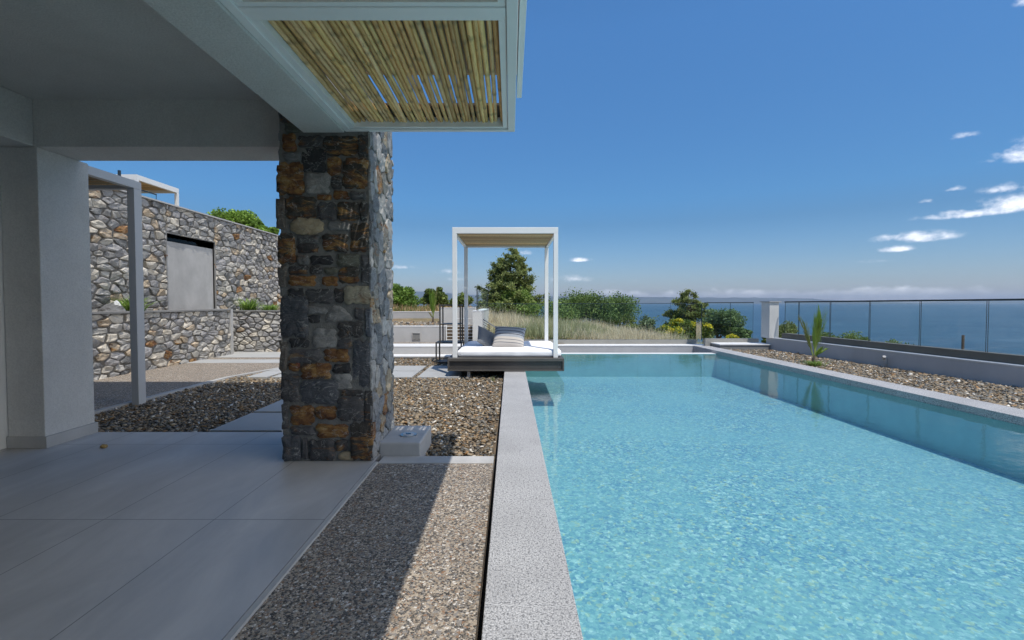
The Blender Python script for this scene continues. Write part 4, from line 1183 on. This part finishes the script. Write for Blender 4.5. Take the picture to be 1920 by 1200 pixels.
# ------------------------------------------------------------------ vegetation
def foliage(centres, radii, n_per, leaf, c0, c1, flat=.8, needle=False):
    c0 = [q * 1.5 for q in c0]; c1 = [min(q * 1.75, .8) for q in c1]
    """leaf clusters: arrays of small quads around given centres"""
    centres = np.asarray(centres, 'f'); radii = np.asarray(radii, 'f'); N = len(centres)
    tot = N * n_per
    d = rng.standard_normal((tot, 3)); d /= np.linalg.norm(d, axis=1)[:, None]
    rr = rng.uniform(.1, 1, tot) ** .6 if not needle else np.abs(rng.normal(0, .75, tot))
    rep = np.repeat(np.arange(N), n_per)
    pos = centres[rep] + d * (rr * radii[rep])[:, None] * np.array([1, 1, flat])
    u = rng.standard_normal((tot, 3)); u[:, 2] *= .7
    if needle: u = .35 * d + u; u[:, 2] += .5
    u /= np.linalg.norm(u, axis=1)[:, None]
    w = np.cross(u, rng.standard_normal((tot, 3))); w /= np.linalg.norm(w, axis=1)[:, None]
    s = leaf * rng.uniform(.6, 1.3, tot)
    asp = .2 if needle else .5
    a = pos - u * (s * .5)[:, None]; b = pos + u * (s * .5)[:, None]; h = w * (s * asp)[:, None]
    V_ = np.stack([a, pos - h, b, pos + h], 1).reshape(-1, 3)
    F_ = np.arange(tot * 4).reshape(-1, 4)
    tone = rng.uniform(0, 1, N)[rep] * .55 + rng.uniform(0, 1, tot) * .45
    C_ = np.array(c0) + (np.array(c1) - np.array(c0)) * tone[:, None]
    return V_, F_, np.repeat(C_, 4, axis=0)


def bush(loc, w, h, label, c0=(.035, .06, .015), c1=(.18, .22, .055), cat='tree', nclump=46, n_per=260, leaf=.075, name='bush', d=None, trunk=True, group=None, flower=None, needle=False):
    e = empty(name, loc, label, cat, group); d = d or w
    cs, rs = [], []
    lobes = [(random.uniform(-.6, .6) * w / 2, random.uniform(-.6, .6) * d / 2, random.uniform(.35, .75) * h, random.uniform(.5, .75)) for _ in range(max(3, nclump // 12))]
    for i in range(nclump):
        lx, ly, lz, lr = random.choice(lobes)
        v = Vector((random.gauss(0, 1), random.gauss(0, 1), random.gauss(0, 1))).normalized() * random.uniform(.55, 1)
        p = Vector((lx + v.x * w * .27, ly + v.y * d * .27, lz + v.z * h * .30))
        p.z = max(.08 * h, min(p.z, h * .93)); cs.append(Vector(loc) + p); rs.append(random.uniform(.13, .24) * min(w, h * 1.5))
    V_, F_, C_ = foliage(cs, rs, n_per, leaf, c0, c1, needle=needle)
    npmesh('crown', V_, F_, M['leaf'], e, C=C_)
    if flower:
        k = [c for c in cs if (c - Vector(loc)).z > .45 * h] or cs
        k = random.sample(k, min(len(k), max(6, len(k) // 2)))
        V_, F_, C_ = foliage([c + Vector((0, -.06, .06)) for c in k], [r * .8 for r in rs[:len(k)]], 90, leaf * .8, (.36, .30, .015), (.46, .40, .03))
        npmesh('flowers', V_, F_, M['leaf'], e, C=C_)['kind'] = 'stuff'
    if trunk:
        mb = MB(); L = Vector(loc)
        mb.tube([L + Vector((0, 0, -.3)), L + Vector((.03, 0, h * .3)), L + Vector((-.03, .05, h * .55))], [w * .035, w * .028, w * .012], 7)
        for lx, ly, lz, lr in lobes:
            mb.tube([L + Vector((0, 0, h * .18)), L + Vector((lx * .5, ly * .5, lz * .6)), L + Vector((lx, ly, lz))], [w * .022, w * .014, w * .005], 5)
        mb.build('trunk', M['bark'], e)
    return e


def pine(loc, h, w, label, n=26, c0=(.035, .05, .018), c1=(.22, .25, .075), leaf=.13, n_per=130, name='pine_tree'):
    e = empty(name, loc, label, 'tree'); L = Vector(loc); mb = MB()
    mb.tube([L + Vector((0, 0, -.4)), L + Vector((.05, 0, h * .4)), L + Vector((-.03, .03, h * .8)), L + Vector((.02, 0, h * .97))], [h * .022, h * .016, h * .008, .01], 7)
    cs, rs = [], []
    for i in range(n):
        t_ = (i + .5) / n; z = h * (.08 + .88 * t_); reach = w / 2 * (1 - t_) ** .62 * random.uniform(.7, 1.15) + .12
        for k in range(5 if t_ < .6 else 4 if t_ < .85 else 2):
            a = random.uniform(0, 6.283); rc = reach * random.uniform(.6, 1.1)
            tip = L + Vector((math.cos(a) * rc, math.sin(a) * rc, z + rc * random.uniform(.1, .38)))
            base_ = L + Vector((0, 0, z))
            mb.tube([base_, base_.lerp(tip, .6) + Vector((0, 0, -.04)), tip], [.03 * (1 - t_) + .012, .014, .005], 4, cap=False)
            m_ = max(1, int(rc / .26))
            for q in range(m_):
                f = 1 - q * .22
                if f < .3: break
                cs.append(base_.lerp(tip, f) + Vector((random.uniform(-.1, .1), random.uniform(-.1, .1), random.uniform(0, .1)))); rs.append(random.uniform(.10, .23) * (.7 + .5 * (1 - t_)) * min(1, .5 + h / 8))
    cs.append(L + Vector((0, 0, h))); rs.append(.14)
    V_, F_, C_ = foliage(cs, rs, n_per, leaf, c0, c1, flat=.75, needle=True)
    npmesh('crown', V_, F_, M['leaf'], e, C=C_)
    mb.build('trunk', M['bark'], e)
    return e


def put(px, ybase, Y):
    a = at(px, ybase, Y=Y); return (a.x, a.y, a.z)
def hpx(n, Y): return n * Y / FPX


pine(put(958, 610, 24), hpx(142, 24), hpx(118, 24), 'tall loose pine tree seen through the daybed frame', n=36, n_per=190, leaf=.13)
bush(put(990, 606, 23), hpx(95, 23), hpx(64, 23), 'dense green shrub at the right foot of the tall pine', c0=(.04, .075, .015), c1=(.17, .24, .05), nclump=46)
bush(put(926, 602, 22), hpx(46, 22), hpx(44, 22), 'dark shrub at the left foot of the tall pine', nclump=24)
bush(put(750, 590, 19), hpx(66, 19), hpx(64, 19), 'round green tree right beside the stone pillar', c0=(.04, .08, .015), c1=(.18, .27, .05), nclump=40, name='round_tree', leaf=.08)
bush(put(818, 592, 20), hpx(44, 20), hpx(54, 20), 'olive green bush behind the small garden palm', nclump=26, leaf=.08)
bush(put(858, 594, 20.5), hpx(52, 20.5), hpx(54, 20.5), 'loose dark green bush behind the metal shelf', nclump=24, leaf=.08)
bush(put(1082, 625, 24), hpx(120, 24), hpx(78, 24), 'broad rounded evergreen shrub right of the daybed', c0=(.035, .065, .018), c1=(.14, .20, .05), nclump=70, n_per=190)
bush(put(1148, 630, 25), hpx(110, 25), hpx(82, 25), 'tallest rounded evergreen shrub behind the grass bank', c0=(.03, .06, .018), c1=(.13, .19, .05), nclump=70, n_per=190)
bush(put(1192, 640, 24), hpx(56, 24), hpx(48, 24), 'small dark shrub at the end of the evergreen mass', nclump=24, n_per=150)
bush(put(1222, 650, 23), hpx(44, 23), hpx(74, 23), 'grey green young pine behind the glass', c0=(.05, .075, .04), c1=(.16, .21, .11), nclump=30, n_per=90, leaf=.13, name='pine_tree', needle=True)
pine(put(1290, 650, 24), hpx(104, 24), hpx(86, 24), 'medium pine tree with bare tip behind the yellow broom', n=26, n_per=170, leaf=.12)
bush(put(1296, 650, 24.6), hpx(66, 24.6), hpx(74, 24.6), 'dense lower shrub wrapped around the foot of the medium pine', c0=(.035, .055, .018), c1=(.18, .22, .06), nclump=34)
bush(put(1318, 650, 25), hpx(52, 25), hpx(56, 25), 'grey green shrub between the medium pine and the glass corner', c0=(.05, .075, .035), c1=(.15, .2, .09), nclump=26)
bush(put(1345, 655, 22), hpx(70, 22), hpx(74, 22), 'blue green shrub right of the glass corner', c0=(.035, .065, .025), c1=(.12, .17, .06), nclump=44)
bush(put(1386, 650, 21), hpx(50, 21), hpx(34, 21), 'low dark shrub left of the white pier', c0=(.03, .055, .018), c1=(.10, .15, .045), nclump=24)
for (px, yb, w, h, lb) in ((1268, 648, 56, 50, 'yellow flowering broom bush left of the glass corner'), (1312, 650, 50, 52, 'yellow flowering broom bush exactly behind the glass corner'),
                           (1238, 645, 40, 34, 'sparse broom bush with few yellow flowers near the dry grass'), (1372, 648, 44, 24, 'low broom bush with few yellow flowers near the white pier')):
    bush(put(px, yb, 19), hpx(w, 19), hpx(h, 19), lb, c0=(.05, .08, .015), c1=(.17, .22, .04), nclump=26, n_per=110, leaf=.07, flower=True, name='broom_bush', cat='bush', trunk=False)
bush(put(1484, 660, 24), hpx(58, 24), hpx(60, 24), 'olive green shrub just right of the white pier', c0=(.05, .07, .02), c1=(.16, .19, .06), nclump=34)
bush(put(1440, 655, 24), hpx(30, 24), hpx(40, 24), 'dark shrub peeping out left of the white pier', nclump=18)
bush(put(1590, 672, 26), hpx(90, 26), hpx(46, 26), 'green shrub crown seen through the glass right of the palm', c0=(.04, .07, .02), c1=(.13, .18, .05), nclump=40)
bush(put(1662, 685, 26), hpx(74, 26), hpx(50, 26), 'rightmost green shrub crown below the glass balustrade', c0=(.04, .07, .02), c1=(.13, .18, .05), nclump=34)
# fence post on the slope
o = MB().tube([(0, 0, 0), (0, 0, 1.6)], .05, 7).build('fence_post', M['bark']); o.location = at(1804, 700, Y=20)[:]
tag(o, 'thin dark wooden post on the slope below the right glass', 'post')
# trees above the stone wall
for (px, w, h, lb) in ((425, 80, 44, 'largest green tree crown above the tall stone wall'), (476, 34, 26, 'small green crown above the stone wall, middle of three'), (505, 26, 18, 'smallest green crown above the stone wall, beside the pillar')):
    Yt = 22; yb = 398 + (px - 400) * .40
    a = at(px, yb + h * .9, Y=Yt); bush((a.x, a.y, a.z), hpx(w, Yt), hpx(h + 12, Yt), lb, c0=(.06, .11, .015), c1=(.22, .33, .06), nclump=40, leaf=.10, name='tree')


def palm(name, loc, fronds, label, h0=.12):
    """young palm: stiff fronds of many leaflets from a short stem. fronds: (lean_x, lean_y, length, spread, tone)"""
    e = empty(name, loc, label, 'palm'); L = Vector(loc)
    mb = MB().tube([L + Vector((0, 0, -.05)), L + Vector((0, 0, h0)), L + Vector((.01, 0, h0 * 1.7))], [.035, .03, .015], 7)
    mb.build('stem', M['bark'], e)
    for (lx, ly, ln, sp, tone) in fronds:
        V_, F_, C_ = [], [], []
        d = Vector((lx, ly, 1)).normalized(); side = Vector((1, .25, 0)).normalized(); n = 26
        base = L + Vector((0, 0, h0)); tip = base + d * ln
        for i in range(n):
            t_ = .25 + .75 * i / (n - 1); p = base + d * ln * t_ + Vector((lx * .1 * t_ * t_, 0, 0))
            ll = sp * (1 - abs(t_ - .6) * .7)
            for s in (-1, 1):
                q = p + d * ll * 1.25 + side * s * ll * random.uniform(.28, .5) + Vector((0, random.uniform(-.05, .05), 0)); w = side.cross(d) * .004 + d * .010
                b = len(V_); V_ += [tuple(p - w), tuple(p.lerp(q, .5) - w * .8 + side * s * .006), tuple(q), tuple(p.lerp(q, .5) + w * .8), tuple(p + w)]
                k = random.uniform(.75, 1.2); C_ += [[c * k for c in tone] + [1]] * 5
                F_.append((b, b + 1, b + 2, b + 3, b + 4))
        npmesh('frond', V_, F_, M['leaf'], e, C=C_)
        MB().tube([base, base + d * ln * .6, tip], [.009, .006, .002], 5).build('rib', M['palm_rib'], e)
M['palm_rib'] = simple('palm_rib', (.25, .30, .08), .6)
G1, G2 = (.26, .38, .06), (.34, .30, .12)
palm('small_palm', (at(1505, 678, Z=0).x, 9.35, -.02), [(.13, 0, .80, .34, G1), (.20, .05, .74, .32, G1), (.05, -.04, .66, .28, (.26, .36, .07)), (.26, .1, .60, .26, G1), (-.24, 0, .66, .18, (.26, .28, .07)), (-.32, .0, .85, .07, G2), (.5, -.1, .20, .1, G1), (.9, 0, .25, .05, G1)], 'young palm with upright fronds in the pebble planter before the sea')
tuft('grass_tuft', (at(1515, 684, Z=0).x + .05, 9.1, -.01), .12, .3, 160, (.08, .16, .02), (.28, .38, .08), 'low green weed at the foot of the young palm', w=.006)
palm('small_palm', (at(812, 608, Y=14.4).x, 14.4, .57), [(-.06, 0, .74, .22, (.26, .40, .06)), (.06, 0, .70, .2, (.26, .40, .06)), (.12, 0, .95, .06, G2), (.03, .1, .6, .16, (.22, .36, .05)), (-.4, 0, .2, .06, G2)], 'bright green young palm in the upper pebble planter behind the metal shelf')
tuft('grass_tuft', (at(925, 714, Z=-.08).x, 7.75, -.09), .13, .07, 16, (.20, .28, .08), (.40, .48, .2), 'tiny green sprout in the pebbles under the daybed', w=.003)

# dry grass bank (stuff)
def grass(name, x0, x1, y0, y1, n, hmin, hmax, keep=None, w=.010, c_dry=((.34, .26, .13), (.52, .45, .28)), c_grn=((.11, .14, .035), (.24, .27, .09)), grn=.5):
    x = rng.uniform(x0, x1, n); y = rng.uniform(y0, y1, n)
    if keep is not None: k = keep(x, y); x, y = x[k], y[k]; n = len(x)
    z = terrain(x, y) - .02; patch = np.sin(x * 1.1 + 1.3 * np.sin(y * .6)) * .5 + .5 + rng.normal(0, .25, n)
    h = rng.uniform(hmin, hmax, n) * np.clip(.75 + .45 * np.sin(x * 2.9 + 2 * np.sin(y * 1.7)) * np.sin(y * 2.3 + x) + rng.normal(0, .12, n), .35, 1.5); a = rng.uniform(0, 6.283, n); ln = rng.uniform(.1, .5, n) * h; ww = w * rng.uniform(.6, 1.3, n)
    ca, sa = np.cos(a), np.sin(a); fx, fy = rng.standard_normal(n), rng.standard_normal(n) * .4; fl = np.hypot(fx, fy); fx, fy = fx / fl, fy / fl
    pts = []
    for (t_, wf) in ((0, 1), (.55, .75), (1, .12)):
        cx = x + ca * ln * t_ ** 1.8; cy = y + sa * ln * t_ ** 1.8; cz = z + h * t_
        for s in (-1, 1): pts.append(np.stack([cx + fx * ww * wf * s, cy + fy * ww * wf * s, cz], -1))
    V_ = np.stack(pts, 1).reshape(-1, 3); b = (np.arange(n) * 6)[:, None]
    F_ = np.concatenate([b + np.array([[0, 1, 3, 2]]), b + np.array([[2, 3, 5, 4]])])
    t2 = rng.uniform(0, 1, (n, 1)); isg = (patch > (1 - grn))[:, None]
    C_ = np.where(isg, np.array(c_grn[0]) + (np.array(c_grn[1]) - np.array(c_grn[0])) * t2, np.array(c_dry[0]) + (np.array(c_dry[1]) - np.array(c_dry[0])) * t2)
    tag(npmesh(name, V_, F_, M['blade'], C=np.repeat(C_, 6, axis=0)), kind='stuff')
grass('dry_grass', -1.2, 9.5, 14.2, 24, 75000, .14, .46, grn=.42, w=.006, c_dry=((.56, .45, .28), (.85, .76, .56)), c_grn=((.26, .27, .12), (.50, .50, .28)))
grass('tall_grass_stalks', -.8, 9, 14.4, 22, 1500, .45, .70, grn=.25, w=.005, c_dry=((.60, .50, .32), (.88, .80, .62)), c_grn=((.30, .31, .15), (.50, .50, .28)))
grass('dry_grass_fringe', -9, -.5, 15.8, 22, 14000, .10, .30, grn=.12, c_dry=((.46, .30, .14), (.66, .47, .27)))
grass('dry_grass_front', -.9, 8, 13.55, 14.6, 2600, .05, .16, grn=.1, c_dry=((.30, .20, .09), (.46, .34, .17)))

# ------------------------------------------------------------------ haze over the sea
m, t = newmat('haze')
pv = t.n('ShaderNodeVolumePrincipled'); pv.inputs['Color'].default_value = (.62, .74, .92, 1); pv.inputs["Density"].default_value = 0.00009; pv.inputs['Anisotropy'].default_value = .3
t.out(None, pv.outputs[0])
HAZE = True
if HAZE:
    o = MB().box(-22000, 22000, -600, 15500, -27, 215).build('haze', m); tag(o, kind='stuff')
